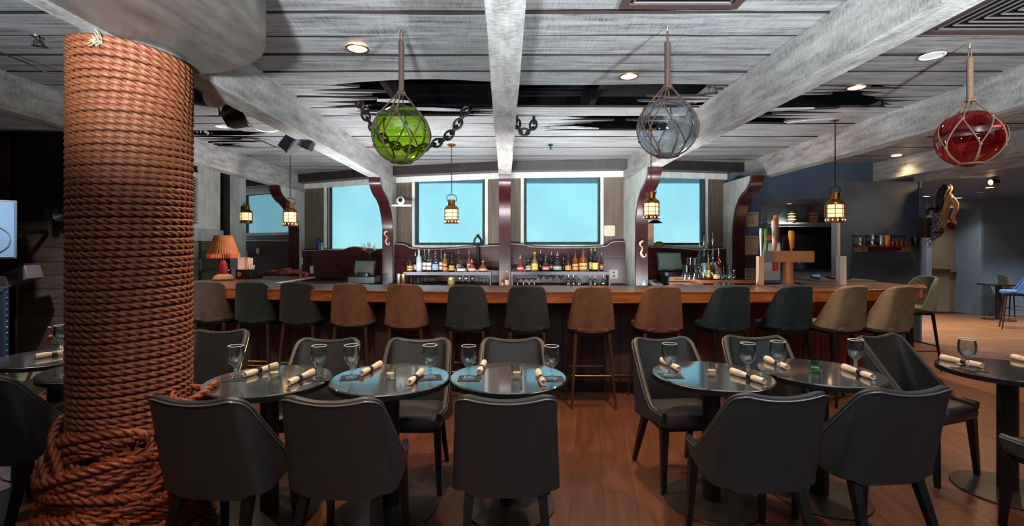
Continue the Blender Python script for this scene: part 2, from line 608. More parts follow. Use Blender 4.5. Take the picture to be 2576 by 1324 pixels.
# ---------------------------------------------------------------- beams
WN = [(-5.6, 10.15), (-3.88, 9.25), (-1.94, 8.35), (0.0, 7.80), (1.94, 7.62), (3.72, 7.95)]
BE = [(-3.88, -1.6, 9.25, 'second beam from the left, passing behind the rope pillar'), (-1.94, -1.6, 8.35, 'carried by the rope-wrapped pillar'),
      (0.0, -1.6, 7.80, 'running straight down the middle of the ceiling'), (1.94, -1.6, 7.62, 'rising to the right behind the clear glass float'),
      (3.88, -1.6, 7.80, 'rising to the right behind the red glass float'), (5.95, -1.6, 7.72, 'ending above the dark partition wall'), (6.6, -1.6, 7.72, 'along the edge of the lower blue ceiling')]
for i, (x, y0, y1, d) in enumerate(BE):
    w = .09
    b = MB()
    n = 14
    rr = random.Random(i)
    # hand-hewn beam: a loft of slightly wavering rectangles
    rings = []
    for k in range(n + 1):
        y = y0 + (y1 - y0) * k / n
        j = lambda: rr.uniform(-.004, .004)
        rings.append([(x - w + j(), y, ZB + j()), (x + w + j(), y, ZB + j()), (x + w + j(), y, 2.98), (x - w + j(), y, 2.98)])
    vs = [p for r in rings for p in r]
    fs = []
    for k in range(n):
        for q in range(4):
            q2 = (q + 1) % 4
            fs.append((4 * k + q, 4 * k + q2, 4 * k + 4 + q2, 4 * k + 4 + q))
    fs += [(0, 1, 2, 3), tuple(4 * n + q for q in (3, 2, 1, 0))]
    b.add(vs, fs)
    o = b.build('trim_%d' % (i + 1), M_BEAM, smooth=False, bevel=.006)
    struct(o, 'long grey weathered ceiling beam ' + d, 'beam')

# rounded wooden soffit beside the pillar
pts = [(-1.86, .2), (-1.12, .2)]
for k in range(17):
    a = R(0 + 90 * k / 16)
    pts.append((-1.86 + .74 * cos(a), 2.12 + .70 * sin(a)))
M_SOFFIT = noisy('smoky_brown_panel', [(0.3, '#3f3b39'), (0.55, '#5b5652'), (0.8, '#6f6964')], (3, 1, 3), 3, rough=.35, bump=.1)
o = MB().prism(pts, 2.50, 2.83).build('trim_8', M_SOFFIT, smooth=True, bevel=.012)
struct(o, 'round-ended wooden soffit panel hanging beside the pillar top', 'soffit')

# ---------------------------------------------------------------- window wall
def seg_frame(i):
    P, Q = Vector((*WN[i], 0)), Vector((*WN[i + 1], 0))
    d = (Q - P)
    L = d.length
    d.normalize()
    n = Vector((d.y, -d.x, 0))           # towards the room
    return P, d, n, L
def hit(i, px):
    """photo column -> distance along wall segment i, and depth"""
    P, d, n, L = seg_frame(i)
    kx = (px - VX) / F
    s = (P.x - kx * P.y) / (kx * d.y - d.x)
    return s, P.y + d.y * s
def sbox(mb, i, s0, s1, n0, n1, z0, z1):
    P, d, n, L = seg_frame(i)
    return mb.prism([(s0, n0), (s1, n0), (s1, n1), (s0, n1)], z0, z1, lambda a, b, c: P + d * a + n * b + Vector((0, 0, c)))

M_SHADE = bpy.data.materials.new('blue_sun_shade')
M_SHADE.use_nodes = True
nt = M_SHADE.node_tree
nt.nodes.clear()
_o = nt.nodes.new('ShaderNodeOutputMaterial')
_t = nt.nodes.new('ShaderNodeBsdfTransparent')
_g = nt.nodes.new('ShaderNodeBsdfDiffuse')
_g.inputs['Color'].default_value = lin('#5fb3c6')
_w = nt.nodes.new('ShaderNodeTexCoord')
_n = nt.nodes.new('ShaderNodeTexNoise')
_n.inputs['Scale'].default_value = 1.3
_n.inputs['Detail'].default_value = 3
_r = nt.nodes.new('ShaderNodeValToRGB')
_r.color_ramp.elements[0].position, _r.color_ramp.elements[0].color = .35, (.292, .350, .360, 1)
_r.color_ramp.elements[1].position, _r.color_ramp.elements[1].color = .65, (.320, .370, .378, 1)
nt.links.new(_w.outputs['Object'], _n.inputs['Vector'])
nt.links.new(_n.outputs['Fac'], _r.inputs['Fac'])
nt.links.new(_r.outputs['Color'], _t.inputs['Color'])
_m = nt.nodes.new('ShaderNodeMixShader')
_m.inputs['Fac'].default_value = .06
nt.links.new(_t.outputs[0], _m.inputs[1])
nt.links.new(_g.outputs[0], _m.inputs[2])
nt.links.new(_m.outputs[0], _o.inputs['Surface'])
M_PANE = thin('window_pane', '#dfeff0', 0.05)

def rope_mesh(path, r, lay, sides=12, closed=False, lobes=3, depth=.28):
    """twisted three-strand rope swept along path (list of Vectors, evenly spaced)"""
    P = [Vector(p) for p in path]
    n = len(P)
    step = (P[1] - P[0]).length
    mb = MB()
    up = None
    vs, fs = [], []
    dist = 0.0
    for i in range(n):
        t = (P[(i + 1) % n] - P[i - 1]) if closed else (P[min(i + 1, n - 1)] - P[max(i - 1, 0)])
        t.normalize()
        if up is None:
            up = Vector((0, 0, 1)) if abs(t.z) < .9 else Vector((1, 0, 0))
        a = (up - t * up.dot(t)).normalized()
        up = a
        b = t.cross(a)
        tw = 2 * pi * dist / lay
        for k in range(sides):
            w = 2 * pi * k / sides
            u = ((w * lobes / 3.0 + pi / 3) % (2 * pi / 3)) - pi / 3
            rad = r * (.5 * cos(u) + math.sqrt(max(.2512 - .25 * sin(u) ** 2, 0)))
            vs.append(P[i] + (a * cos(w + tw) + b * sin(w + tw)) * rad)
        if i < n - 1:
            dist += (P[i + 1] - P[i]).length
    m = n if closed else n - 1
    for i in range(m):
        j = (i + 1) % n
        for k in range(sides):
            k2 = (k + 1) % sides
            fs.append((i * sides + k, i * sides + k2, j * sides + k2, j * sides + k))
    if not closed:
        fs += [tuple(range(sides - 1, -1, -1)), tuple(range((n - 1) * sides, n * sides))]
    mb.add(vs, fs)
    return mb
def resample(path, step):
    P = [Vector(p) for p in path]
    out = [P[0]]
    acc = 0.0
    for i in range(len(P) - 1):
        seg = P[i + 1] - P[i]
        L = seg.length
        pos = step - acc
        while pos <= L:
            out.append(P[i] + seg * (pos / L))
            pos += step
        acc = L - (pos - step)
    return out

M_GREENROPE = noisy('dark_window_rope', [(0.3, '#1f302f'), (0.7, '#40544f')], (1, 1, 1), 30, rough=.7, bump=.3)
WINS = [  # segment, px left, px right, py top, py bottom, rope?, label
    (0, 610, 728, 487, 586, False, 'small bright blue window at far left behind the curved bracket'),
    (1, 822, 966, 460, 626, False, 'blue sun-shaded window behind the left cash register screen'),
    (2, 1045, 1221, 453, 617, True, 'blue sun-shaded window with rope border behind the second lantern'),
    (3, 1318, 1510, 447, 616, True, 'blue sun-shaded window with rope border above the right bottle shelf'),
    (4, 1612, 1772, 443, 618, True, 'blue sun-shaded window with rope border behind the third lantern'),
]
names = ['wall_left', 'wall_bar_left', 'wall_bar', 'wall_bar_right', 'wall_right_end']
for wi, (i, xa, xb, ya, yb, rope, lab) in enumerate(WINS):
    P, d, n, L = seg_frame(i)
    s0, Ya = hit(i, xa)
    s1, Yb = hit(i, xb)
    s0, s1 = max(s0, .04), min(s1, L - .04)
    Ym = (Ya + Yb) / 2
    zt, zb = H + (VY - ya) * Ym / F, H + (VY - yb) * Ym / F
    wall = MB()
    sbox(wall, i, 0, s0, -.14, 0, 0, 3.2)
    sbox(wall, i, s1, L, -.14, 0, 0, 3.2)
    sbox(wall, i, s0, s1, -.14, 0, zt, 3.2)
    sbox(wall, i, s0, s1, -.14, 0, 0, zb)
    w = wall.build(['wall_front_%d' % q for q in range(1, 6)][wi], M_BROWNPANEL, smooth=False)
    struct(w, ['brown panelled wall around the small far left window', 'brown panelled wall around the window by the left cash register',
               'brown panelled wall left of the centre post', 'brown panelled wall right of the centre post', 'brown panelled wall beside the clear bottles'][wi], 'wall')
    # dark soffit and pale head trim along the top of the wall
    sbox(MB(), i, .0, L, .0, .30, 2.69, 2.828).build('soffit', M_DARKWOOD, w, smooth=False)
    sbox(MB(), i, .0, L, .0, .06, 2.60, 2.69).build('head_trim', M_WHITETRIM, w, smooth=False)
    wd = sempty('window_%d' % (wi + 1), lab, 'window')
    f = MB()
    t = .05
    for (a0, a1, z0, z1) in ((s0 - t, s0, zb - t, zt + t), (s1, s1 + t, zb - t, zt + t), (s0, s1, zt, zt + t), (s0, s1, zb - t, zb)):
        sbox(f, i, a0, a1, -.06, .025, z0, z1)
    f.build('window_frame', M_WHITETRIM, wd, smooth=False)
    sbox(MB(), i, s0, s1, -.085, -.08, zb, zt).build('shade', M_SHADE, wd, smooth=False, label='translucent blue sun shade')
    sbox(MB(), i, s0, s1, -.125, -.120, zb, zt).build('pane', M_PANE, wd, smooth=False)
    if rope:
        q = .022
        loop = [P + d * a + n * .02 + Vector((0, 0, z)) for a, z in ((s0 + q, zt - .005), (s0 + q, zb + q), (s1 - q, zb + q), (s1 - q, zt - .005))]
        pts = resample(loop, .012)
        rope_mesh(pts, .026, .10, 12).build('rope_border', M_GREENROPE, wd)
    c = P + d * (s0 + s1) / 2 - n * .2 + Vector((0, 0, (zt + zb) / 2))
    po = portal('window_daylight', c, (R(90), 0, math.atan2(n.y, n.x) + R(90)), s1 - s0, zt - zb)

# wavy-topped mahogany wainscot in each bay, three boards high
WAV = {1: [(748, 628), (790, 632), (830, 629), (870, 630), (900, 622), (960, 628), (985, 622)],
       2: [(1003, 615), (1025, 617), (1050, 627), (1120, 628), (1200, 622), (1252, 619)],
       3: [(1284, 615), (1320, 617), (1345, 623), (1430, 625), (1515, 622), (1535, 612), (1550, 609), (1566, 609)],
       4: [(1605, 622), (1680, 625), (1745, 630), (1790, 628), (1850, 624)],
       0: [(600, 607), (660, 607), (735, 607)]}
for i, pts in WAV.items():
    P, d, n, L = seg_frame(i)
    prof = []
    for px, py in pts:
        s, Y = hit(i, px)
        prof.append((min(max(s, 0.0), L), H + (VY - py) * (Y - .12) / F))
    prof = [(0.0, prof[0][1])] + [p for p in prof if .02 < p[0] < L - .02] + [(L, prof[-1][1])]
    sm = []
    for a in cat_rom([(s, z, 0) for s, z in prof], 5):
        if not sm or a.x > sm[-1][0] + .004:
            sm.append((a.x, a.y))
    w = bpy.data.objects['wall_front_%d' % (i + 1)]
    fn = lambda a, b, c: P + d * a + n * c + Vector((0, 0, b))
    MB().prism([(0, 1.325)] + [(L, 1.325)] + [(a, b) for a, b in sm[::-1]], .06, .12, fn).build('wainscot_board', M_MAHOG, w, smooth=False)
    for (z0, z1) in ((0.0, .52), (.525, .92), (.925, 1.32)):
        MB().prism([(0, z0), (L, z0), (L, z1), (0, z1)], .06, .12, fn).build('wainscot_board', M_MAHOG, w, smooth=False)
    MB().tube([fn(a, b + .004, .10) for a, b in sm], .011, 6).build('cap_highlight', M_GREYPAINT, w)  # pale bead stands in for the highlight along the wainscot top

# posts with curved knee brackets under each beam
POSTS = [(-3.88, 9.25, 8.95, .75, 'at far left beside the small window'), (-1.94, 8.35, 8.06, .80, 'between the two left windows'), (0.0, 7.80, 7.38, .42, 'in the centre between the bottle shelves'),
         (1.94, 7.62, 6.92, .62, 'behind the third lantern'), (3.64, 7.95, 7.58, .55, 'next to the pinned notices')]
for i, (x, yw, yf, out, d) in enumerate(POSTS):
    t = sempty('trim_%d' % (i + 9), 'wooden post with curved knee bracket ' + d, 'post')
    y = lambda dd: yf - dd
    curve = [(0, 0.0), (0, 1.25), (0, 1.72), (.03, 1.90), (.11, 2.06), (.24, 2.20), (.40, 2.29), (.52, 2.325), (.60, 2.35), (.70, 2.40), (.78, 2.47), (.80, 2.54)]
    k = out / .8
    front = [(yf - a * k, z) for a, z in curve]
    poly = [(yw + .05, 0.0), (yw + .05, ZB)] + front[::-1]
    MB().prism(poly, x - .075, x + .075, lambda a, b, c: (c, a, b)).build('bracket', M_GREYPAINT, t, smooth=False)
    sm = cat_rom([(a, b, 0) for a, b in front], 4)
    inn = [(p.x, p.y) for p in sm]
    th = .05
    outp = []
    for q, p in enumerate(sm):
        t0, t1 = sm[max(q - 1, 0)], sm[min(q + 1, len(sm) - 1)]
        dv = (t1 - t0).normalized()
        nn = Vector((-dv.y, dv.x, 0))
        outp.append((p.x + nn.x * th, min(p.y + nn.y * th, ZB)))
    vs, fs = [], []
    m = len(inn)
    for (a, b) in inn: vs += [(x - .086, a, b), (x + .086, a, b)]
    for (a, b) in outp: vs += [(x - .086, a, b), (x + .086, a, b)]
    for q in range(m - 1):
        A, B = 2 * q, 2 * m + 2 * q
        fs += [(A, A + 1, A + 3, A + 2), (B, B + 2, B + 3, B + 1), (A, A + 2, B + 2, B), (A + 1, B + 1, B + 3, A + 3)]
    fs += [(0, 2 * m, 2 * m + 1, 1), (2 * m - 2, 2 * m - 1, 4 * m - 1, 4 * m - 2)]
    MB().add(vs, fs).build('facing', M_MAHOGV, t, smooth=True)

# ---------------------------------------------------------------- left cabin walls
XL = -4.9
wl = struct(MB().bx(XL - .14, XL - .02, 5.62, 8.6, 0, 3.2).build('wall_left', M_VOID, smooth=False), 'boarded cabin wall with louvred shutter left of the bar', 'wall')
# vertical white boards above the rail
y = 5.66
while y < 8.36:
    w = .15
    if not (7.30 < y + w / 2 < 7.76):
        MB().bx(XL - .02, XL + random.uniform(-.002, .002), y, y + w - .006, 1.79, 2.83).build('board', M_WHITETRIM, wl, smooth=False)
    y += w
MB().bx(XL - .02, XL + .03, 5.66, 8.40, 1.60, 1.785).build('rail', M_GREYPAINT, wl, smooth=False)
sh = MB().bx(XL - .02, XL + .02, 7.30, 7.345, 1.79, 2.68).bx(XL - .02, XL + .02, 7.72, 7.77, 1.79, 2.68).bx(XL - .02, XL + .02, 7.345, 7.72, 1.79, 1.86).bx(XL - .02, XL + .02, 7.345, 7.72, 2.60, 2.68)
sho = sh.build('shutter', M_WHITETRIM, wl, smooth=False)
for q in range(18):
    z = 1.875 + q * .041
    MB().mbx(Matrix.Translation((XL + .005, 7.532, z)) @ Matrix.Rotation(R(38), 4, 'Y'), .045, .37, .007).build('slat', M_WHITETRIM, sho, smooth=False)
M_GREENWOOD = noisy('green_grey_board', [(0.3, '#3c3f2e'), (0.6, '#5d5d45'), (0.8, '#716f55')], (3, .8, 8), 3, rough=.55, bump=.2, per_object=.1)
M_GREENDOOR = mat('sage_green_door_paint', '#7d8268', .5)
z = 0.0
while z < 1.59:
    MB().bx(XL - .02, XL, 7.80, 8.40, z, min(z + .155, 1.598)).build('board', M_GREENWOOD, wl, smooth=False)
    z += .16
dr = MB().bx(XL - .02, XL + .012, 6.85, 7.74, 0.02, 1.59).build('door_1', M_GREENDOOR, smooth=False)
struct(dr, 'sage green cabin half door beside the rope pillar', 'door')
MB().bx(XL - .02, XL + .02, 7.745, 7.80, 0, 1.6).build('door_jamb', M_DARKWOOD, dr, smooth=False)
MB().tube([(XL + .012, 7.64, 1.27), (XL + .05, 7.66, 1.27), (XL + .05, 7.74, 1.27)], .009, 8).bx(XL + .02, XL + .035, 7.735, 7.775, 1.12, 1.32).build('latch', M_STEEL, dr)
# corner posts
struct(MB().bx(-4.95, -4.765, 8.42, 8.60, 0, 2.83).build('trim_14', M_DARKWOOD, smooth=False), 'dark wooden corner post behind the red table lamp', 'post')
struct(MB().bx(-4.762, -4.59, 8.40, 8.60, 0, 2.83).build('trim_15', M_GREYPAINT, smooth=False), 'pale grey corner post behind the red table lamp', 'post')

# dark boarded wall of the stage at far left
YS = 5.6
ws = struct(MB().bx(-7.3, XL, YS + .02, YS + .14, 0, 3.2).build('wall_stage', M_VOID, smooth=False), 'dark boarded stage wall at far left behind the loudspeaker', 'wall')
z = .22
while z < 1.75:
    MB().bx(-5.72, -4.995, YS, YS + .02, z, z + .155).build('board', M_DARKPLANK, ws, smooth=False)
    z += .16
x = -5.72
while x < -5.0:
    MB().bx(x, x + .117, YS, YS + .02, 1.80, 2.9).build('board', M_DARKWOOD, ws, smooth=False)
    x += .12
M_REDWALL = mat('dark_red_paint', '#4a1518', .6)
x = -7.2
while x < -5.8:
    MB().bx(x, x + .17, YS, YS + .02, .22, 2.9).build('board', M_REDWALL, ws, smooth=False)
    x += .175
MB().bx(-4.988, -4.90, YS - .03, YS + .02, 0.2, 2.83).build('corner_trim', M_GREYPAINT, ws, smooth=False)
MB().bx(-5.01, -4.992, YS - .012, YS + .02, .3, 1.47).build('lit_edge_strip', mat('orange_lit_edge', '#a3552b', .5), ws, smooth=False)  # orange light on the wall edge, painted as a coloured strip

# ---------------------------------------------------------------- right partition with the pass-through
YP = 7.72
zt, zs = 2.28, .96
pw_ = MB().bx(3.60, 4.07, YP, YP + .12, 0, 3.2).bx(4.07, 5.33, YP, YP + .12, zt, 3.2).bx(4.07, 5.33, YP, YP + .12, 0, zs).bx(5.33, 6.62, YP, YP + .12, 0, 3.2)
wp = struct(pw_.build('wall_partition', M_NAVY, smooth=False), 'dark slate partition wall with open pass-through behind the beer taps', 'wall')
MB().bx(5.285, 5.33, YP - .015, YP + .13, zs, zt).build('jamb_trim', M_WHITETRIM, wp, smooth=False)
MB().bx(4.07, 5.33, YP - .03, YP + .15, zs - .03, zs).build('sill', M_BLUEWALL, wp, smooth=False)
MB().bx(6.60, 6.63, YP - .01, YP + .13, 0, 2.56).build('corner_trim', M_BLUEWALL, wp, smooth=False)

# ---------------------------------------------------------------- back room
YR, YD = 10.6, 11.2
M_TAUPE = mat('taupe_door_paint', '#6f6a5c', .5)
wb = struct(MB().bx(9.2, 9.35, YD + .05, 12.3, 0, 2.7).bx(10.45, 13.1, YR, YR + .15, 0, 2.7).bx(9.35, 10.6, YD + .05, YD + .2, 2.32, 2.7).bx(9.30, 9.42, YR + .1, YD + .1, 0, 2.7).bx(10.42, 10.45, YR + .004, YD + .1, 0, 2.7).bx(9.42, 10.42, YR + .05, YD + .1, 2.36, 2.6).build('wall_back_room', M_BLUEWALL, smooth=False),
            'dusty blue wall of the back room around the exit door', 'wall')
struct(MB().bx(10.53, 13, YR - .018, YR, 0, .12).build('baseboard_back', M_BLUEWALL, smooth=False), 'grey blue baseboard under the back room wall', 'baseboard')
dd = sempty('door_2', 'taupe exit door with push bar in the back room', 'door')
MB().bx(9.45, 10.38, YD - .02, YD + .04, 0.01, 2.30).build('door_leaf', M_TAUPE, dd, smooth=False)
MB().bx(10.38, 10.42, YD - .06, YD + .06, 0, 2.34).bx(9.42, 9.45, YD - .06, YD + .06, 0, 2.34).bx(9.42, 10.42, YD - .06, YD + .06, 2.30, 2.36).build('door_frame', M_BLUEWALL, dd, smooth=False)
pb = MB().bx(9.55, 10.25, YD - .10, YD - .045, .99, 1.05).build('push_bar', mat('pale_brass', '#b5a878', .3, .8), dd, bevel=.008)
MB().bx(10.20, 10.34, YD - .11, YD - .02, .93, 1.11).build('latch_box', M_STEEL, pb, bevel=.01)
MB().bx(9.46, 9.56, YD - .11, YD - .02, .95, 1.09).build('hinge_box', M_STEEL, pb, bevel=.01)
# room seen through the pass-through
struct(MB().bx(5.5, 13.1, 12.3, 12.45, 0, 2.7).build('wall_lounge', M_BLUEWALL, smooth=False), 'dusty blue far wall seen through the pass-through', 'wall')
struct(MB().prism([(4.0, 7.86), (4.06, 7.86), (5.66, 12.3), (5.6, 12.3)], 0, 2.7).build('wall_lounge_side', M_BLUEWALL, smooth=False), 'side wall of the room behind the pass-through', 'wall')

# ---------------------------------------------------------------- rest of the room, behind and beside the camera
YBK = -3.6
wbk = MB()
wins = []
zs0, zs1 = .75, 2.45
xx = -7.3
for a, b in wins:
    wbk.bx(xx, a, YBK - .12, YBK, 0, 3.2)
    wbk.bx(a, b, YBK - .12, YBK, 0, zs0)
    wbk.bx(a, b, YBK - .12, YBK, zs1, 3.2)
    xx = b
wbk.bx(xx, 13.1, YBK - .12, YBK, 0, 3.2)
struct(wbk.build('wall_rear', M_GREYPAINT, smooth=False), 'plain rear wall behind the viewer', 'wall')
for q, (a, b) in enumerate(wins):
    w = struct(MB().bx(a, b, YBK - .07, YBK - .06, zs0, zs1).build('window_%d' % (6 + q), M_PANE, smooth=False), 'wide clear window in the rear wall', 'window')
    portal('window_daylight', ((a + b) / 2, YBK - .14, (zs0 + zs1) / 2), (R(90), 0, R(0)), b - a, zs1 - zs0)
struct(MB().bx(-7.42, -7.3, -3.7, 10.6, 0, 3.2).build('wall_far_left', M_DARKWOOD, smooth=False), 'dark wall at the far left of the room', 'wall')
struct(MB().bx(13.0, 13.1, -3.7, 13.2, 0, 2.7).build('wall_far_right', M_BLUEWALL, smooth=False), 'blue wall at the far right of the room', 'wall')
# ================================================================ FURNITURE
# ---------------------------------------------------------------- upholstered shell used by chairs and stools
def shell(wt, wb, back, front, ztop, zbot, zseat, lean, drop, thick=.03, dip=.02, corner=.05, nb=14, ns=14, nv=12, crad=.055, pw=1.3):
    """bucket shell facing +Y. wt/wb: half width at top/bottom, back/front: y of back face / wing tips"""
    cols = []                                    # (plan fn, top height)
    rc = crad
    side_len = front - back - rc
    us = []
    for k in range(ns + 1): us.append(('s', -1, 1 - k / ns))
    for k in range(1, 6): us.append(('c', -1, k / 6))
    for k in range(nb + 1): us.append(('b', 0, -1 + 2 * k / nb))
    for k in range(5, 0, -1): us.append(('c', 1, k / 6))
    for k in range(ns + 1): us.append(('s', 1, k / ns))
    def top(kind, t):
        zc = ztop - corner
        if kind == 'b':
            return ztop - dip * (1 - t * t)
        if kind == 'c':
            return ztop - corner * (1 - t) ** 2.6
        s = t * side_len
        q = max(0.0, 1 - s / drop)
        return zseat + (zc - zseat) * q ** pw - .03 * max(0, s - drop)
    def plan(kind, sg, t, f, off):
        """f: 0 bottom .. 1 at ztop"""
        hw = wb + (wt - wb) * f - off
        y0 = back - lean * (f ** 1.3) + off + .022 * (1 - f) ** 3
        r = rc
        if kind == 'b':
            return (t * (hw - r), y0 + .012 * (1 - t * t) * -1)
        if kind == 'c':
            a = (1 - t) * pi / 2
            return (sg * (hw - r + r * sin(a)), y0 + r - r * cos(a))
        yy = y0 + r + t * (front - y0 - r)
        return (sg * (hw - .03 * t * t), yy)
    outer, inner, rim = [], [], []
    for (kind, sg, t) in us:
        zt = top(kind, t)
        zb = zbot + (.05 * t * t if kind == 's' else 0) + (.03 * t ** 6 if kind == 'b' else (.03 if kind in 'c' else .03))
        co, ci = [], []
        for v in range(nv + 1):
            z = zb + (zt - zb) * v / nv
            f = (z - zbot) / (ztop - zbot)
            co.append((*plan(kind, sg, t, f, 0), z))
            ci.append((*plan(kind, sg, t, f, thick), z))
        outer.append(co)
        inner.append(ci)
        a, b = Vector(co[-1]), Vector(ci[-1])
        rim.append((a + b) / 2 + Vector((0, 0, .004)))
    mb = MB()
    n, m = len(us), nv + 1
    vs = [p for c in outer for p in c] + [p for c in inner for p in c]
    fs = []
    O = n * m
    for i in range(n - 1):
        for v in range(nv):
            fs.append((i * m + v, (i + 1) * m + v, (i + 1) * m + v + 1, i * m + v + 1))
            fs.append((O + i * m + v, O + i * m + v + 1, O + (i + 1) * m + v + 1, O + (i + 1) * m + v))
        fs.append((i * m + nv, (i + 1) * m + nv, O + (i + 1) * m + nv, O + i * m + nv))
        fs.append((i * m, O + i * m, O + (i + 1) * m, (i + 1) * m))
    for i in (0, n - 1):
        for v in range(nv):
            fs.append((i * m + v, i * m + v + 1, O + i * m + v + 1, O + i * m + v))
    mb.add(vs, fs)
    outer_rim = [Vector(c[-1]) + Vector((0, 0, .002)) for c in outer]
    return mb, rim, outer_rim

def cushion(w, d, z0, z1, y0, r=.06, taper=.0):
    mb = MB()
    pl = rrect(w, d, r, 5, 0, y0)
    n = len(pl)
    lv = [(.93, z0), (.985, z0 + .012), (1.0, (z0 + z1) / 2), (.985, z1 - .014), (.93, z1 - .003), (.6, z1 + .006), (.25, z1 + .010)]
    vs, fs = [], []
    for s, z in lv:
        vs += [(p[0] * s, y0 + (p[1] - y0) * s, z) for p in pl]
    for i in range(len(lv) - 1):
        for k in range(n):
            k2 = (k + 1) % n
            fs.append((i * n + k, i * n + k2, (i + 1) * n + k2, (i + 1) * n + k))
    fs += [tuple(range(n - 1, -1, -1)), tuple(range((len(lv) - 1) * n, len(lv) * n))]
    return mb.add(vs, fs)

# ---------------------------------------------------------------- dining chairs
def make_chair(label):
    t = thing('dining_chair', label, 'chair')
    sh, rim, orim = shell(.222, .252, -.20, .205, .845, .365, .478, .105, .23, pw=1.5)
    sh.build('backrest', M_LEATHER, t)
    MB().tube(rim, .0165, 8).build('rim', M_LEATHER, t)
    MB().tube(orim, .0045, 6).build('piping', M_PIPING, t)
    cushion(.425, .39, .395, .47, .035, .07).build('seat', M_SEAT, t)
    MB().prism(rrect(.40, .34, .06, 4, 0, .02), .372, .40).build('seat_base', M_BLACKLEG, t)
    for sx in (-1, 1):
        MB().taper((sx * .19, .175, .385), (sx * .205, .20, 0), .022, .0125).build('leg', M_BLACKLEG, t, smooth=False)
        MB().taper((sx * .165, -.15, .385), (sx * .195, -.285, 0), .022, .0125).build('leg', M_BLACKLEG, t, smooth=False)
    return t
chair0 = make_chair('')
_used = [False]
def put(proto, used, x, y, rz, label, group, z=0.0, scale=1.0):
    if not used[0]:
        o = proto
        used[0] = True
    else:
        o = copy_tree(proto)
    o.location = (x, y, z)
    o.rotation_euler = (0, 0, rz)
    o.scale = (scale,) * 3
    o['label'], o['group'] = label, group
    return o
G = 'charcoal dining chairs around the round tables'
TB = {1: (-1.337, 2.755), 2: (-.657, 2.79), 3: (.02, 2.82), 4: (1.217, 2.86), 5: (1.90, 2.93), 6: (3.09, 2.98), 7: (-3.1, 3.35), 8: (-2.47, 3.02)}
CH = [  # x, y of seat centre, heading, label
    (-1.305, 2.36, R(-6), 'charcoal dining chair at front, nearest the rope pillar, back to the viewer'),
    (-.735, 2.36, R(-4), 'charcoal dining chair at front between the pillar-side chair and the centre one'),
    (.005, 2.38, R(0), 'charcoal dining chair at front centre, squarely back to the viewer'),
    (1.205, 2.42, R(4), 'charcoal dining chair at front right with its left arm showing, before the oval-looking fourth table'),
    (1.825, 2.50, R(6), 'charcoal dining chair at front right, the rightmost one fully in view from behind'),
    (-1.235, 3.13, R(180), 'charcoal dining chair behind the round table nearest the pillar, facing the viewer'),
    (-.60, 3.13, R(180), 'charcoal dining chair behind the second round table, facing the viewer'),
    (.055, 3.14, R(180), 'charcoal dining chair behind the third round table, only its top edge showing'),
    (1.14, 3.16, R(187), 'charcoal dining chair behind the fourth round table with its whole left side visible'),
    (1.77, 3.22, R(176), 'charcoal dining chair behind the fifth round table, mostly hidden'),
    (2.82, 3.28, R(200), 'charcoal dining chair by the rightmost table, standing alone in front of the bar end'),
    (-2.17, 3.47, R(186), 'charcoal dining chair showing just right of the rope pillar behind the tables'),
    (-2.66, 2.70, R(-4), 'charcoal dining chair cut off at the lower left edge, reddish leg below'),
    (-3.12, 3.02, R(-10), 'charcoal dining chair seat seen left of the rope pillar base'),
    (2.90, 2.43, R(5), 'charcoal dining chair cut off at the lower right edge, only seat and legs showing'),
]
for (x, y, rz, lab) in CH:
    put(chair0, _used, x, y, rz, lab, G)

# ---------------------------------------------------------------- round tables
def make_table():
    t = thing('round_table', '', 'table', group='round pedestal dining tables')
    r = .335
    MB().lathe([(.0001, .715), (r - .004, .715), (r, .719), (r, .746), (r - .004, .75), (.0001, .75)], 64).build('tabletop', M_TABLE, t)
    MB().lathe([(r + .0005, .717), (r + .003, .718), (r + .003, .744), (r + .0005, .745), (r + .0005, .717)], 64).build('edge_band', mat('black_edge_band', '#17181b', .25), t)
    MB().cyl((0, 0, .02), (0, 0, .70), .050, .050, 28).build('column', mat('black_column', '#131417', .35), t)
    MB().bx(-.16, .16, -.02, .02, .695, .715).bx(-.02, .02, -.16, .16, .695, .715).build('spider_plate', M_BLACK, t, smooth=False)
    MB().lathe([(.0001, 0), (.263, 0), (.268, .004), (.265, .010), (.15, .017), (.07, .021), (.0001, .022)], 48).build('base', M_BASEDISC, t)
    return t
table0 = make_table()
_ut = [False]
TL = {1: 'round black pedestal table nearest the rope pillar, right of it', 2: 'round black pedestal table second right of the rope pillar', 3: 'round black pedestal table in the middle, behind the centre front chair',
      4: 'round black pedestal table fourth from the pillar with a window glare', 5: 'round black pedestal table with golden reflections and a teal candle glass', 6: 'round black pedestal table cut off by the right edge',
      7: 'round black pedestal table at far left with two napkin rolls', 8: 'round black pedestal table mostly hidden behind the rope pillar'}
for k, (x, y) in TB.items():
    put(table0, _ut, x, y, R(20 * k), TL[k], 'round pedestal dining tables')

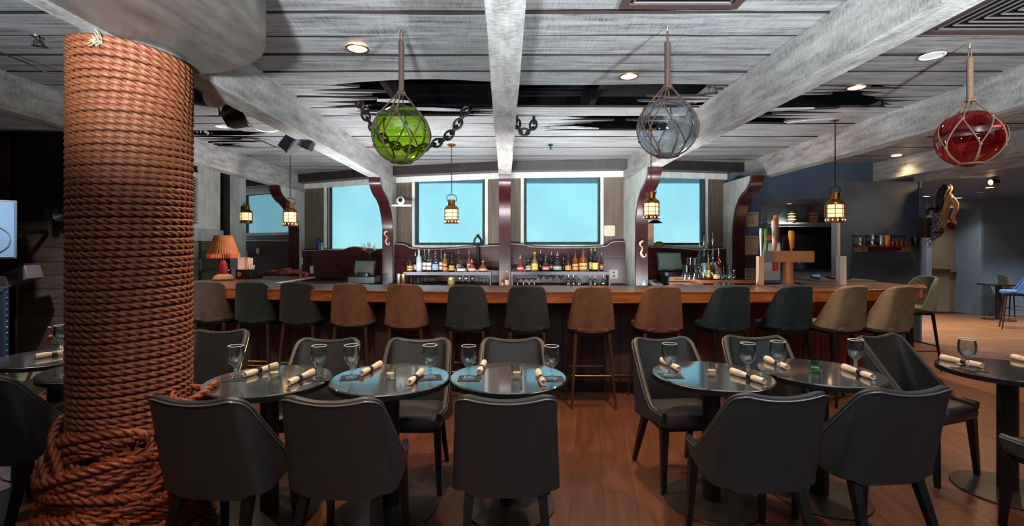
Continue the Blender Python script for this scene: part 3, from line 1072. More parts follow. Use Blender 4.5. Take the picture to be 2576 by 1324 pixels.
# ---------------------------------------------------------------- bar stools
def make_stool(mt, ml, name='bar_stool'):
    t = thing(name, '', 'bar stool')
    sh, rim, orim = shell(.170, .225, -.195, .17, 1.12, .70, .755, .055, .13, thick=.028, dip=-.006, corner=.075, crad=.075)
    sh.build('backrest', mt, t)
    MB().tube(rim, .0155, 8).build('rim', mt, t)
    cushion(.40, .42, .70, .775, .02, .10).build('seat', mt, t)
    MB().prism(rrect(.36, .36, .08, 4), .675, .705).build('seat_base', M_BLACKLEG, t)
    legs = {}
    for sx in (-1, 1):
        for sy in (-1, 1):
            p0, p1 = Vector((sx * .155, sy * .15, .69)), Vector((sx * .205, sy * .215, 0))
            legs[(sx, sy)] = (p0, p1)
            MB().cyl(p0, p1, .019, .011, 12).build('leg', ml, t)
    def pt(k, z):
        a, b = legs[k]
        return a + (b - a) * ((.69 - z) / .69)
    for z, (a, b) in ((.30, ((-1, -1), (1, -1))), (.30, ((-1, 1), (1, 1))), (.24, ((-1, -1), (-1, 1))), (.24, ((1, -1), (1, 1)))):
        MB().cyl(pt(a, z), pt(b, z), .009, .009, 10).build('footrest_rail', M_BRASS, t)
    return t
def velvet(name, a, b):
    return noisy(name, [(0.35, a), (0.65, b)], (1, 1, 1), 9.0, detail=4, rough=.7, bump=.05, spec=.35)
M_VBROWN = velvet('brown_velvet', '#5f4234', '#76543f')
M_VDARK = velvet('slate_velvet', '#22282d', '#2d353b')
M_VTEAL = velvet('dark_teal_velvet', '#16262e', '#1f343d')
M_VBEIGE = velvet('beige_velvet', '#6d6152', '#857866')
M_VTAUPE = velvet('taupe_velvet', '#4e453d', '#5f554b')
M_VGREY = velvet('grey_green_velvet', '#4e5550', '#5d655f')
M_VBLUE = velvet('bright_blue_velvet', '#2d5280', '#3b669b')
M_WALNUT = noisy('walnut_leg', [(.3, '#2a1712'), (.7, '#48281d')], (6, 6, 1), 3, rough=.4)
protos = {k: [make_stool(m, l), [False]] for k, m, l in (('taupe', M_VTAUPE, M_WALNUT), ('dark', M_VDARK, M_WALNUT), ('brown', M_VBROWN, M_WALNUT), ('teal', M_VTEAL, M_BLACKLEG), ('beige', M_VBEIGE, M_BLACKLEG), ('grey', M_VGREY, M_BLACKLEG))}
ST = [  # centre column of the back in px, depth of the back, kind, heading, label
    (518, 5.16, 'taupe', -4, 'taupe bar stool at the left end of the row, beside the rope pillar'),
    (628, 5.06, 'dark', -4, 'dark slate bar stool second from the pillar'),
    (742, 4.98, 'dark', -4, 'dark slate bar stool third from the pillar, left of a brown one'),
    (875, 4.85, 'brown', -3, 'brown velvet bar stool fourth from the pillar, left of another brown one'),
    (1015, 4.74, 'brown', -3, 'brown velvet bar stool fifth from the pillar, right of another brown one'),
    (1172, 4.62, 'dark', -3, 'dark slate bar stool left of the centre post, sixth from the pillar'),
    (1326, 4.55, 'dark', -2, 'dark slate bar stool right of the centre post, left of a brown one'),
    (1494, 4.48, 'brown', 0, 'brown velvet bar stool standing square with all its legs in view'),
    (1671, 4.50, 'brown', 3, 'brown velvet bar stool below the right cash register, seat pointing left'),
    (1848, 4.55, 'teal', 8, 'dark teal bar stool left of the beer tap tower'),
    (2008, 4.58, 'teal', 8, 'dark teal bar stool below the beer tap tower'),
    (2150, 4.55, 'beige', 14, 'beige velvet bar stool second from the right end of the bar'),
    (2274, 4.52, 'beige', 16, 'beige velvet bar stool nearest the right end of the bar'),
]
for (px, Y, kd, rz, lab) in ST:
    p, u = protos[kd]
    a = R(rz)
    bx_, by_ = (px - VX) * Y / F, Y
    put(p, u, bx_ - sin(a) * .22, by_ + cos(a) * .22, a, lab, 'bar stools along the counter')
p, u = protos['grey']
put(p, u, 5.05, 6.05, R(90), 'grey green bar stool around the far corner of the bar, seen from the side', 'bar stools along the counter')

# ---------------------------------------------------------------- the bar
bar_front = [(-4.05, 5.75), (-3.75, 5.42), (-3.2, 5.24), (-2.6, 5.10), (-1.2, 4.84), (0, 4.75), (1.4, 4.75), (2.7, 4.82), (3.6, 4.95), (4.3, 5.14), (4.62, 5.36), (4.70, 5.7)]
fr_ = [(p.x, p.y) for p in cat_rom([(x, y, 0) for x, y in bar_front], 5)]
def inset(path, d):
    out = []
    for i, (x, y) in enumerate(path):
        a, b = path[max(i - 1, 0)], path[min(i + 1, len(path) - 1)]
        dx, dy = b[0] - a[0], b[1] - a[1]
        l = math.hypot(dx, dy)
        out.append((x - dy / l * d, y + dx / l * d))
    return out
M_BARTOP = bpy.data.materials.new('inlaid_pebble_resin_top')
M_BARTOP.use_nodes = True
nt = M_BARTOP.node_tree
b_ = nt.nodes['Principled BSDF']
v_ = nt.nodes.new('ShaderNodeTexVoronoi')
v_.inputs['Scale'].default_value = 38
t_ = nt.nodes.new('ShaderNodeTexCoord')
nt.links.new(t_.outputs['Object'], v_.inputs['Vector'])
sx_ = nt.nodes.new('ShaderNodeSeparateColor')
nt.links.new(v_.outputs['Color'], sx_.inputs[0])
cr_ = nt.nodes.new('ShaderNodeValToRGB')
for q, (p_, c_) in enumerate(((0.0, '#8c5a3a'), (0.35, '#d9c8b0'), (0.6, '#6b4a3a'), (0.8, '#efe8dc'), (1.0, '#4f5a5c'))):
    if q < 1: e = cr_.color_ramp.elements[0]
    elif q == 4: e = cr_.color_ramp.elements[1]
    else: e = cr_.color_ramp.elements.new(p_)
    e.position, e.color = p_, lin(c_)
nt.links.new(sx_.outputs[0], cr_.inputs['Fac'])
nt.links.new(cr_.outputs['Color'], b_.inputs['Base Color'])
b_.inputs['Roughness'].default_value = .3
b_.inputs['Coat Weight'].default_value = .15
M_BAREDGE = noisy('amber_bar_edge', [(.3, '#6b3a20'), (.55, '#94562f'), (.8, '#b2713f')], (1.2, 9, 9), 3, rough=.25, bump=.12, coat=.4)
bar = thing('bar_counter', 'long curved bar counter with pebble-inlaid top and dark boarded front', 'bar counter', (0, 0, 0))
back = inset(fr_, .82)
back = [(min(max(x, -3.25), 3.95), y) for x, y in back]
# top slab: front curve, right return to the partition, inner edge, left return
inner = []
for x, y in fr_:
    if -2.84 < x < 3.9:
        inner.append((x, y + .80))
poly = fr_ + [(4.70, 6.95), (3.95, 6.95)] + inner[::-1] + [(-2.85, 5.98), (-2.85, 7.3), (-4.05, 7.3)]
def offs(p, d):
    return p
MB().prism(poly, 1.035, 1.06).build('countertop', M_BARTOP, bar, smooth=False)
edge_in = inset(fr_, .055)
MB().prism(fr_ + edge_in[::-1], .945, 1.064).build('front_edge', M_BAREDGE, bar, smooth=True, bevel=.01)
fin = inset(fr_, .30)
# vertical boards of the bar front
def along(path, step):
    P = resample([(x, y, 0) for x, y in path], step)
    return P
M_BARDARK = noisy('bar_front_dark_board', [(0.3, '#2b2224'), (0.55, '#43353a'), (0.8, '#544346')], (7, 7, 0.8), 3.0, rough=.4, bump=.2, per_object=.2)
M_BARLIT = noisy('bar_front_red_lit_board', [(0.3, '#5a221c'), (0.55, '#84362a'), (0.8, '#9c4838')], (7, 7, 0.8), 3.0, rough=.4, bump=.2, per_object=.2)  # reddish light on the right-hand boards, put into their colour
bp = along(fin, .20)
for q in range(len(bp) - 1):
    a, c = bp[q], bp[q + 1]
    d = (c - a)
    l = d.length
    d.normalize()
    n = Vector((-d.y, d.x, 0))
    e = .003
    rr_ = random.uniform(0, .006)
    pl = [a + d * e - n * rr_, c - d * e - n * rr_, c - d * e + n * .03, a + d * e + n * .03]
    MB().prism([(p.x, p.y) for p in pl], .08, .94).build('board', M_BARLIT if (a.x > 1.9) else M_BARDARK, bar, smooth=False)
fin2 = inset(fr_, .335)
fin3 = inset(fr_, .40)
MB().prism(fin2 + fin3[::-1], 0, 1.03).build('core', M_VOID, bar, smooth=False)
k1, k2 = inset(fr_, .275), inset(fr_, .30)
MB().prism(k1 + k2[::-1], 0, .10).build('kickboard', M_BLACKLEG, bar, smooth=False)
MB().bx(-4.0, -3.95, 5.9, 7.25, 0, 1.03).build('side_panel', M_DARKWOOD, bar, smooth=False)
MB().bx(4.42, 4.47, 5.75, 6.9, 0, 1.03).build('side_panel', M_REDBOARD, bar, smooth=False)
rail = [(x, y, .20) for x, y in inset(fr_, .16)]
MB().tube(rail, .02, 10).build('foot_rail', mat('dull_brass', '#5c4026', .3, .9), bar)
# carved end piece
MB().lathe([(.0001, .9), (.05, .91), (.075, .95), (.06, 1.0), (.085, 1.04), (.06, 1.075), (.0001, 1.08)], 14, (4.70, 5.52, 0)).build('carved_finial', M_BAREDGE, bar)

# ---------------------------------------------------------------- rope pillar
PX, PY = -1.94, 2.53
pil = thing('rope_pillar', 'round pillar wrapped in thick brown rope, piled rope at its foot', 'pillar', (PX, PY, 0))
MB().cyl((0, 0, 2.3), (0, 0, 2.54), .232, .232, 40).build('column', noisy('smoky_column_paint', [(.3, '#4a4644'), (.7, '#6b6764')], (1, 1, 1), 5, rough=.45), pil)
MB().cyl((0, 0, 0), (0, 0, 2.44), .238, .238, 40).build('wrapped_core', mat('dark_rope_core', '#1b0d08', .9), pil)
pts = []
RR, rr_ = .252, .0182
turn = .0315
z0, z1 = .53, 2.49
nt_ = (z1 - z0) / turn
steps = 132
N = int(nt_ * steps)
for i in range(N + 1):
    a = 2 * pi * i / steps
    z = z0 + turn * i / steps
    w = .006 * sin(a * .37) + .004 * sin(a * .083 + 1)
    pts.append((RR * cos(a), RR * sin(a), z + .035 * cos(a - .5) * max(0, (1.0 - (z1 - z) / .25)) * -1 + w * .4))
rope_mesh(pts, rr_, .132, 12).build('rope_wrap', M_ROPE, pil, angle=80)
M_ROPE2 = noisy('warm_lit_manila_rope', [(0.3, '#4a1f0d'), (0.55, '#7f3b1a'), (0.8, '#a1572b')], (20, 20, 40), 6.0, rough=.55, bump=.15)  # brown-orange rope with the warm glow at the foot tinted in
def coil(fn, n, name, r=.0235, lay=.125, closed=True):
    P = [Vector(fn(2 * pi * k / n)) for k in range(n + 1)]
    P = resample(P, .017)
    rope_mesh(P, r, lay, 12).build(name, M_ROPE2, pil, angle=80)
rg = random.Random(5)
# inner padding so no gaps show, then rings of heavy rope that wander over each other
MB().lathe([(.24, 0), (.28, .02), (.285, .2), (.27, .38), (.25, .50), (.239, .52)], 32).build('rope_core', mat('dark_rope_core', '#1b0d08', .9), pil)
for q in range(13):
    zc = .03 + q * .05
    rad = .302 + .012 * sin(q * 1.9) - (.0 if zc < .42 else (zc - .42) * .28)
    ph, am, t2 = rg.uniform(0, 6), rg.uniform(.025, .06), rg.uniform(.02, .05)
    k = rg.choice((2, 3, 3, 4))
    coil(lambda a, zc=zc, rad=rad, ph=ph, am=am, k=k, t2=t2: ((rad + .018 * sin(k * a + ph * 2)) * cos(a), (rad + .018 * sin(k * a + ph * 2)) * sin(a), max(.03, zc + am * sin(k * a + ph) + t2 * cos(a + ph * 1.3))), 90, 'rope_coil')
# hanks: bundles of long loops tucked over the coils
for q, (a0, zc, wid, tilt, nl) in enumerate(((-1.65, .50, .42, .25, 3), (-2.35, .50, .30, -.7, 3), (-1.5, .36, .46, .35, 3), (-2.1, .30, .36, .35, 3), (-1.2, .24, .44, -.2, 3), (-1.9, .14, .42, .3, 3), (-.7, .40, .4, .4, 3), (-2.8, .34, .36, .3, 3), (-.3, .16, .42, -.3, 3), (.5, .3, .42, .3, 3), (1.6, .35, .45, -.3, 3), (2.7, .2, .45, .2, 3), (-1.35, .09, .5, .3, 3), (-2.6, .12, .42, -.25, 3))):
    for l in range(nl):
        hw, hh = wid - l * .055, .118 - l * .043
        def fn(a, a0=a0, zc=zc, hw=hw, hh=hh, tilt=tilt, l=l, nl=nl, q=q):
            u, v = hw * cos(a), hh * sin(a)
            th = a0 + (u * cos(tilt) - v * sin(tilt)) / .38 * .9
            z = zc + u * sin(tilt) * .6 + v * cos(tilt)
            rad = .306 + .018 * (nl - l) + .007 * (q % 3) - .02 * abs(cos(a)) - max(0, z - .42) * .30
            return (rad * cos(th), rad * sin(th), max(z, .03))
        coil(fn, 60, 'rope_loop', .0235, .125)
# two thick turns sticking out towards the tables, and the frayed top end
coil(lambda a: (.30 + .10 * cos(a) * .6 + .02, -.02 + .16 * sin(a), .70 + .03 * sin(2 * a)), 40, 'rope_loop', .024)
coil(lambda a: (.31 + .08 * cos(a), .02 + .13 * sin(a), .745 + .02 * sin(2 * a + 1)), 40, 'rope_loop', .022)
tuft = MB()
for q in range(42):
    d = Vector((rg.uniform(-.4, .4), -1 + rg.uniform(-.2, .5), rg.uniform(-.5, 1))).normalized()
    p = Vector((.045 + rg.uniform(-.012, .012), -.262, 2.465 + rg.uniform(-.015, .015)))
    tuft.tube([p, p + d * .02, p + d * rg.uniform(.03, .05) + Vector((0, 0, -.006))], [.0035, .003, .0012], 4)
tuft.build('frayed_end', mat('pale_frayed_fibre', '#a9a28c', .8), pil)
# ================================================================ TABLEWARE
goblet_prof_out = [(.0001, .0), (.036, .0), (.038, .003), (.030, .008), (.010, .014), (.007, .025), (.012, .033), (.0075, .040), (.012, .047), (.0075, .056), (.016, .068), (.034, .086), (.044, .108), (.047, .130), (.045, .155), (.041, .183)]
goblet_prof_in = [(.0395, .183), (.0432, .155), (.0452, .130), (.042, .109), (.032, .089), (.014, .074), (.0001, .070)]
me_bowl = MB().lathe(goblet_prof_out[9:] + goblet_prof_in, 28).mesh('bowl', M_GLASS)
me_stem = MB().lathe(goblet_prof_out[:11], 20).mesh('stem', M_GLASS)
me_rim = MB().tube([(.0405 * cos(2 * pi * k / 28), .0405 * sin(2 * pi * k / 28), .184) for k in range(28)], .0017, 6, closed=True).mesh('rim', mat('glass_rim', '#e8eef0', .08, spec=.9))
def goblet(x, y, z, label):
    t = thing('water_goblet', label, 'glass', (x, y, z), group='water goblets on the dining tables')
    linked('stem', me_stem, t)
    linked('bowl', me_bowl, t)
    linked('rim', me_rim, t)
me_vot = MB().lathe([(.0001, .0), (.030, .0), (.033, .004), (.034, .075), (.0315, .075), (.030, .012), (.0001, .010)], 24).mesh('glass', M_GLASS)
me_vot2 = MB().lathe([(.0001, .0), (.030, .0), (.034, .004), (.035, .072), (.0325, .072), (.030, .012), (.0001, .010)], 24).mesh('glass', M_TEALGLASS)
me_cand = MB().lathe([(.0001, .0105), (.024, .0105), (.024, .030), (.020, .032), (.0001, .031)], 18).mesh('candle', mat('cream_wax', '#d8bd8c', .5))
me_wick = MB().cyl((0, 0, .030), (.001, 0, .040), .0012, .0008, 6).mesh('wick', M_BLACKPL)
def votive(x, y, z, label, teal=False):
    t = thing('votive_candle', label, 'candle', (x, y, z), group='glass votive candles on the dining tables')
    linked('glass', me_vot2 if teal else me_vot, t)
    linked('candle', me_cand, t)
    linked('wick', me_wick, t)
M_CLOTH = noisy('cream_napkin_cloth', [(.3, '#bfa995'), (.7, '#dccdbd')], (1, 1, 1), 30, rough=.85, bump=.2)
def roll_mesh():
    mb = MB()
    n, m = 14, 15
    vs, fs = [], []
    for i in range(m):
        u = i / (m - 1)
        x = (u - .5) * .205
        r = .0165 + .003 * sin(u * 9) * .5 + (.004 * (u - .6) if u > .6 else 0)
        if abs(u - .42) < .10: r *= .86
        for k in range(n):
            a = 2 * pi * k / n
            rr = r * (1 + .06 * cos(2 * a + u * 3))
            vs.append((x, rr * cos(a), .018 + rr * sin(a)))
    for i in range(m - 1):
        for k in range(n):
            k2 = (k + 1) % n
            fs.append((i * n + k, i * n + k2, (i + 1) * n + k2, (i + 1) * n + k))
    # rolled ends: recessed cones
    for (i, dx) in ((0, .018), (m - 1, -.018)):
        c = len(vs)
        vs.append((vs[i * n][0] + dx, 0, .018))
        for k in range(n):
            fs.append((i * n + k, i * n + (k + 1) % n, c))
    return mb.add(vs, fs)
me_roll = roll_mesh().mesh('napkin', M_CLOTH)
me_band = MB().lathe([(.0148, -.013), (.0168, -.012), (.0168, .012), (.0148, .013)], 16).xform(Matrix.Translation((-.016, 0, .018)) @ Matrix.Rotation(R(90), 4, 'Y')).mesh('band', M_BLACKPL)
me_fork = MB().bx(-.112, -.095, -.004, .004, .016, .019).mesh('cutlery', M_STEEL)
def roll(x, y, z, rz, label):
    t = thing('napkin_roll', label, 'napkin', (x, y, z), rz, group='rolled napkins with black bands')
    t.scale = (1.15, 1.0, 1.0)
    linked('napkin', me_roll, t)
    linked('band', me_band, t)
    linked('cutlery', me_fork, t)
me_coast = MB().prism(rrect(.125, .125, .004, 2), 0, .0015).mesh('cocktail_napkin', mat('black_paper_napkin', '#16161a', .6))
def coaster(x, y, rz, label):
    o = linked('cocktail_napkin', me_coast, None, (x, y, .7502), (0, 0, rz))
    tag(o, label, 'napkin', 'black square napkins under the goblets')
TN = {1: 'the table nearest the rope pillar', 2: 'the second table from the pillar', 3: 'the middle table', 4: 'the fourth table from the pillar', 5: 'the golden-lit fifth table', 6: 'the rightmost table', 7: 'the far left table'}
SET = {  # table: goblets (px, py of the foot, side word), votive px, rolls (px, py, heading)
    1: ([(593, 952, 'left'), (803, 952, 'right')], (690, 950), [(657, 938, 70, 'far'), (757, 957, 80, 'near')]),
    2: ([(884, 950, 'left'), (1082, 950, 'right')], (982, 952), [(934, 934, 78, 'far'), (1046, 956, 83, 'near')]),
    3: ([(1179, 952, 'left'), (1388, 953, 'right')], (1300, 950), [(1212, 931, 85, 'far'), (1360, 957, 93, 'near')]),
    4: ([(1684, 945, 'left'), (1881, 944, 'right')], (1790, 944), [(1686, 924, 97, 'far'), (1880, 954, 108, 'near')]),
    5: ([(1957, 938, 'left'), (2152, 932, 'right')], (2050, 937), [(1953, 920, 91, 'far'), (2158, 943, 90, 'near')]),
    6: ([(2433, 930, 'left')], None, [(2418, 916, 101, 'left'), (2592, 915, 85, 'far right')]),
    7: ([(155, 884, 'only')], None, [(145, 895, 62, 'near'), (200, 877, 62, 'far')]),
}
ZT = .7502
for k, (gs, vo, rs) in SET.items():
    for (px, py, sd) in gs:
        p = on(px, py, ZT)
        coaster(p.x + .004, p.y - .008, R(12 if k != 3 else 0) + (R(-14) if k > 3 else 0), 'black square napkin under the %s goblet on %s' % (sd, TN[k]))
        goblet(p.x, p.y, ZT + .0018, 'clear stemmed water goblet, %s one on %s' % (sd, TN[k]))
    if vo:
        p = on(vo[0], vo[1], ZT)
        votive(p.x, p.y, ZT, ('teal' if k == 5 else 'clear') + ' glass votive with cream candle on ' + TN[k], k == 5)
    for (px, py, hd, sd) in rs:
        p = on(px, py, ZT)
        roll(p.x, p.y, ZT, R(hd), 'cream napkin roll with black band, %s one on %s' % (sd, TN[k]))

# ================================================================ HANGING GLASS FLOATS
def float_ball(px, py_hook, px_c, py_c, r, glass, cord, label, squash=1.0, seed=0):
    Y = (ZC - H) * F / (VY - py_hook)
    X = (px - VX) * Y / F
    zc = H + (VY - py_c) * Y / F
    t = thing('glass_float', label, 'glass float', (X, Y, zc), group='netted glass fishing floats on the ceiling')
    t.rotation_euler = (0, 0, R(seed * 31))
    MB().ball((0, 0, 0), r, 40, 24).build('glass_ball', glass, t)
    MB().lathe([(.0001, -r - .012), (.022, -r - .008), (.034, -r + .002), (.03, -r + .008), (.0001, -r + .006)], 14).build('glass_button', glass, t)
    ztop = ZC - zc
    zk = r + .075
    net = MB()
    n = 6
    kn = []
    def sp(th, ph, q=1.012):
        return Vector((r * q * cos(ph) * cos(th), r * q * cos(ph) * sin(th), r * q * sin(ph)))
    for k in range(n):
        th = 2 * pi * k / n
        th2 = th + pi / n
        A, B, B2 = R(38), R(-22), R(-70)
        up = sp(th, A)
        for off in (-.035, .035):
            net.tube([Vector((.018 * cos(th + off), .018 * sin(th + off), zk)), up * 1.0 + Vector((0, 0, .0))], .0042, 5)
        def arc(t0, p0, t1, p1, m=7):
            return [sp(t0 + (t1 - t0) * i / m, p0 + (p1 - p0) * i / m) for i in range(m + 1)]
        net.tube(arc(th, A, th2, B), .0042, 5)
        net.tube(arc(th, A, th - pi / n, B), .0042, 5)
        for off in (-.07, .07):
            net.tube(arc(th2, B, th2 + off * .6, B2), .0042, 5)
        kn += [up, sp(th2, B)]
    for p in kn:
        net.ball(p, .0105, 8, 6)
    net.tube([Vector((r * .36 * cos(2 * pi * k / 20), r * .36 * sin(2 * pi * k / 20), -r * .95)) for k in range(20)], .007, 6, closed=True)
    for k in range(6):
        a = 2 * pi * k / 6
        net.ball((.018 * cos(a), .018 * sin(a), zk - .004), .013, 8, 6)
    net.build('net', cord, t)
    # bound cord up towards the hook
    zs = ztop - .10
    nn = int((zs - zk) / .0105)
    wr = [(.0165 * (1 + .10 * (k % 2)), zk + (zs - zk) * k / (2 * nn)) for k in range(2 * nn + 1)]
    MB().lathe([(.0001, zk)] + wr + [(.0001, zs)], 12).build('bound_cord', cord, t)
    lp = MB().tube([(.007 * cos(a_) * 1.3, 0, zs + .032 + .036 * sin(a_)) for a_ in [2 * pi * k / 16 for k in range(16)]], .004, 6, closed=True)
    lp.build('loop', cord, t)
    MB().tube([(0, 0, ztop), (0, 0, zs + .08), (.012, 0, zs + .06), (.004, 0, zs + .052)], .0025, 6).build('hook', M_STEEL, t)
M_GREENBALL = thin('green_float_glass', '#bfe063', .05, edge=.55)
M_CLEARBALL = thin('clear_float_glass', '#dfe8ec', .07, edge=.7)
M_REDBALL = thin('red_float_glass', '#ec6060', .08, edge=.5)
float_ball(1010, 62, 1012, 338, .172, M_GREENBALL, M_CORD, 'green glass float in a brown net hanging from the ceiling', seed=1)
float_ball(1679, 65, 1684, 322, .176, M_CLEARBALL, M_CORD, 'clear glass float in a brown net hanging from the ceiling', seed=2)
float_ball(2440, 108, 2457, 348, .176, M_REDBALL, M_JUTE, 'red glass float in a pale net hanging from the ceiling', seed=3)

# ================================================================ SHIP LANTERNS
M_LENS = bpy.data.materials.new('lit_ribbed_lens')
M_LENS.use_nodes = True
_b = M_LENS.node_tree.nodes['Principled BSDF']
_b.inputs['Base Color'].default_value = lin('#e8b878')
_b.inputs['Roughness'].default_value = .15
_b.inputs['Emission Color'].default_value = (1.0, .58, .22, 1)
_b.inputs['Emission Strength'].default_value = 1.5
M_BULB = mat('glowing_bulb', '#fff2d8', .3, emit='#ffe2b0', estr=9)
me_lens = MB().lathe([(.070 + .004 * (k % 2), .055 + k * .0095) for k in range(14)], 24).mesh('lens', M_LENS)
me_glow = MB().lathe([(.0001, .07), (.03, .075), (.042, .10), (.042, .14), (.03, .165), (.0001, .17)], 16).mesh('bulb', M_BULB)
me_base = MB().lathe([(.0001, .0), (.098, .0), (.098, .006), (.088, .010), (.088, .040), (.094, .044), (.094, .052), (.074, .056), (.0001, .056)], 28).mesh('base', M_BRASS)
me_cap = MB().lathe([(.076, .182), (.092, .184), (.092, .192), (.086, .206), (.066, .228), (.046, .240), (.046, .300), (.052, .302), (.052, .310), (.0001, .312)], 28).mesh('cap', M_BRASS)
me_dot = MB().ball((0, 0, 0), .0065, 8, 6).mesh('vent_hole', M_BULB)
cg = MB()
for k in range(8):
    a = 2 * pi * k / 8
    cg.cyl((.092 * cos(a), .092 * sin(a), .045), (.092 * cos(a), .092 * sin(a), .190), .0035, n=6)
for z in (.09, .14):
    cg.tube([(.094 * cos(2 * pi * k / 28), .094 * sin(2 * pi * k / 28), z) for k in range(28)], .0035, 6, closed=True)
me_cage = cg.mesh('cage', M_BRASS)
me_bail = MB().tube([(-.052, 0, .285), (-.062, 0, .30), (-.058, 0, .36), (-.02, 0, .375), (.02, 0, .375), (.058, 0, .36), (.062, 0, .30), (.052, 0, .285)], .005, 6).mesh('bail', M_BLACK)
link = [(.006 * cos(a), 0, .012 * sin(a)) for a in [2 * pi * k / 10 for k in range(10)]]
def chain_small(z0, z1):
    mb = MB()
    n = max(2, int((z1 - z0) / .0185))
    st = (z1 - z0) / n
    for k in range(n):
        M = Matrix.Translation((0, 0, z0 + st * (k + .5))) @ Matrix.Rotation(R(90 * (k % 2)), 4, 'Z')
        mb.tube([M @ Vector((p[0], 0, p[2])) for p in link], .0028, 5, closed=True)
    return mb
def lantern(px, py_bot, Y, label, zc, canopy=True, energy=10):
    X = (px - VX) * Y / F
    zb = H + (VY - py_bot) * Y / F
    t = thing('ship_lantern', label, 'lantern', (X, Y, zb), R(11), group='brass ship lanterns over the bar')
    linked('base', me_base, t)
    for k in range(12):
        a = 2 * pi * k / 12
        linked('vent_hole', me_dot, t, (.087 * cos(a), .087 * sin(a), .026))
    linked('bulb', me_glow, t)
    linked('lens', me_lens, t)
    linked('cage', me_cage, t)
    linked('cap', me_cap, t)
    linked('bail', me_bail, t)
    ztop = zc - zb
    chain_small(.378, ztop - .02).build('chain', M_BLACK, t)
    MB().lathe([(.0001, ztop), (.055, ztop), (.055, ztop - .008), (.02, ztop - .022), (.0001, ztop - .024)], 20).build('canopy', M_BRASS, t)
    bulb('lantern_light', t, (0, 0, .12), energy, WARM, .03)
    return t
lantern(730, 569, 6.55, 'brass ship lantern hanging left, in front of the brown panel', ZC)
lantern(1136, 563, 6.31, 'brass ship lantern hanging in front of the second blue window', ZC)
lantern(1638, 553, 5.45, 'brass ship lantern hanging behind the clear glass float', ZC)
lantern(2101, 560, 5.05, 'brass ship lantern hanging right, before the slate partition', ZC)
# wall lantern at far left (bracket-mounted on the pale post)
t = thing('wall_lantern', 'dark caged lantern on the pale corner post by the far left window', 'lantern', (-4.50, 8.46, H + (VY - 562) * 8.46 / F))
for nm, me in (('base', me_base), ('lens', me_lens), ('cage', me_cage), ('cap', me_cap)):
    linked(nm, me, t)
MB().bx(-.10, -.05, -.03, .03, .24, .30).build('bracket', M_BLACK, t, smooth=False)

# ================================================================ HEAVY CHAINS IN THE CEILING GAP
lp = [(.034 * cos(a) if abs(cos(a)) > .3 else .034 * cos(a), 0, .050 * sin(a)) for a in [2 * pi * k / 14 for k in range(14)]]
me_link = MB().tube(lp, .012, 8, closed=True).mesh('link', mat('dark_forged_iron', '#1a1718', .45, .6))
def heavy_chain(pts, label):
    P = resample(cat_rom(pts, 16), .066)
    t = thing('heavy_chain', label, 'chain', P[0])
    for k in range(len(P) - 1):
        c = (P[k] + P[k + 1]) / 2 - P[0]
        d = (P[k + 1] - P[k]).normalized()
        q = d.to_track_quat('Z', 'Y').to_matrix().to_4x4() @ Matrix.Rotation(R(90 * (k % 2)), 4, 'Z')
        o = linked('link', me_link, t)
        o.matrix_local = Matrix.Translation(c) @ q
heavy_chain([at(893, 248, 4.45) + Vector((0, 0, .05)), at(925, 300, 4.45), at(965, 350, 4.45), at(1030, 376, 4.45), at(1095, 362, 4.45), at(1140, 330, 4.45), at(1180, 278, 4.45) + Vector((0, 0, .06))], 'heavy black iron chain looping behind the green glass float')
heavy_chain([at(1300, 302, 4.95) + Vector((0, 0, .06)), at(1303, 325, 4.95), at(1325, 333, 4.95), at(1342, 318, 4.95), at(1342, 300, 4.95) + Vector((0, 0, .06))], 'short black iron chain loop right of the centre beam')

# ================================================================ CEILING FITTINGS
M_LAMP = mat('glowing_lamp_lens', '#fff3df', .4, emit='#ffd9a0', estr=14)
def downlight(px, py, label, zc=ZC, energy=140, r=.075, color=WARM, angle=120, cat='ceiling light', lit=True):
    Y = (zc - H) * F / (VY - py)
    X = (px - VX) * Y / F
    return downlight_xy(X, Y, label, zc, energy, r, color, angle, lit)
def downlight_xy(X, Y, label, zc=ZC, energy=60, r=.075, color=WARM, angle=120, lit=True):
    t = thing('recessed_downlight', label, 'ceiling light', (X, Y, zc), group='recessed ceiling downlights')
    MB().lathe([(r * .82, -.001), (r * .86, -.006), (r, -.006), (r * 1.02, 0.0), (r * .82, -.0)], 28).build('trim_ring', M_BRASS if lit else M_WHITE, t)
    MB().lathe([(.0001, -.0012), (r * .82, -.0012), (r * .82, .0), (.0001, .0)], 24).build('lens', M_LAMP if lit else M_WHITE, t)
    if lit:
        spot('downlight_beam', t, (0, 0, -.02), energy, color, angle, .8, .05)
    return t
downlight(899, 122, 'lit recessed downlight near the green glass float')
downlight(1582, 192, 'lit recessed downlight left of the clear glass float')
downlight(2155, 220, 'lit recessed downlight between the two right beams', energy=120)
downlight(2255, 392, 'lit recessed downlight over the bar end by the partition', energy=25)
downlight(560, 318, 'unlit white recessed downlight left of the round stage lamp', lit=False)
downlight(2345, 140, 'unlit recessed speaker ring near the red glass float', lit=False)
for px, py, e in ((2331, 494, 45), (2412, 498, 45)):
    downlight(px, py, 'lit recessed downlight in the blue ceiling %s the figurehead' % ('left of' if px < 2400 else 'right of'), zc=2.56, energy=e, color=(1, .84, .66))
downlight(2468, 484, 'unlit small recessed fitting in the blue ceiling', zc=2.56, lit=False, r=.06)
downlight(1985, 513, 'lit recessed downlight seen through the pass-through', zc=2.56, energy=150)
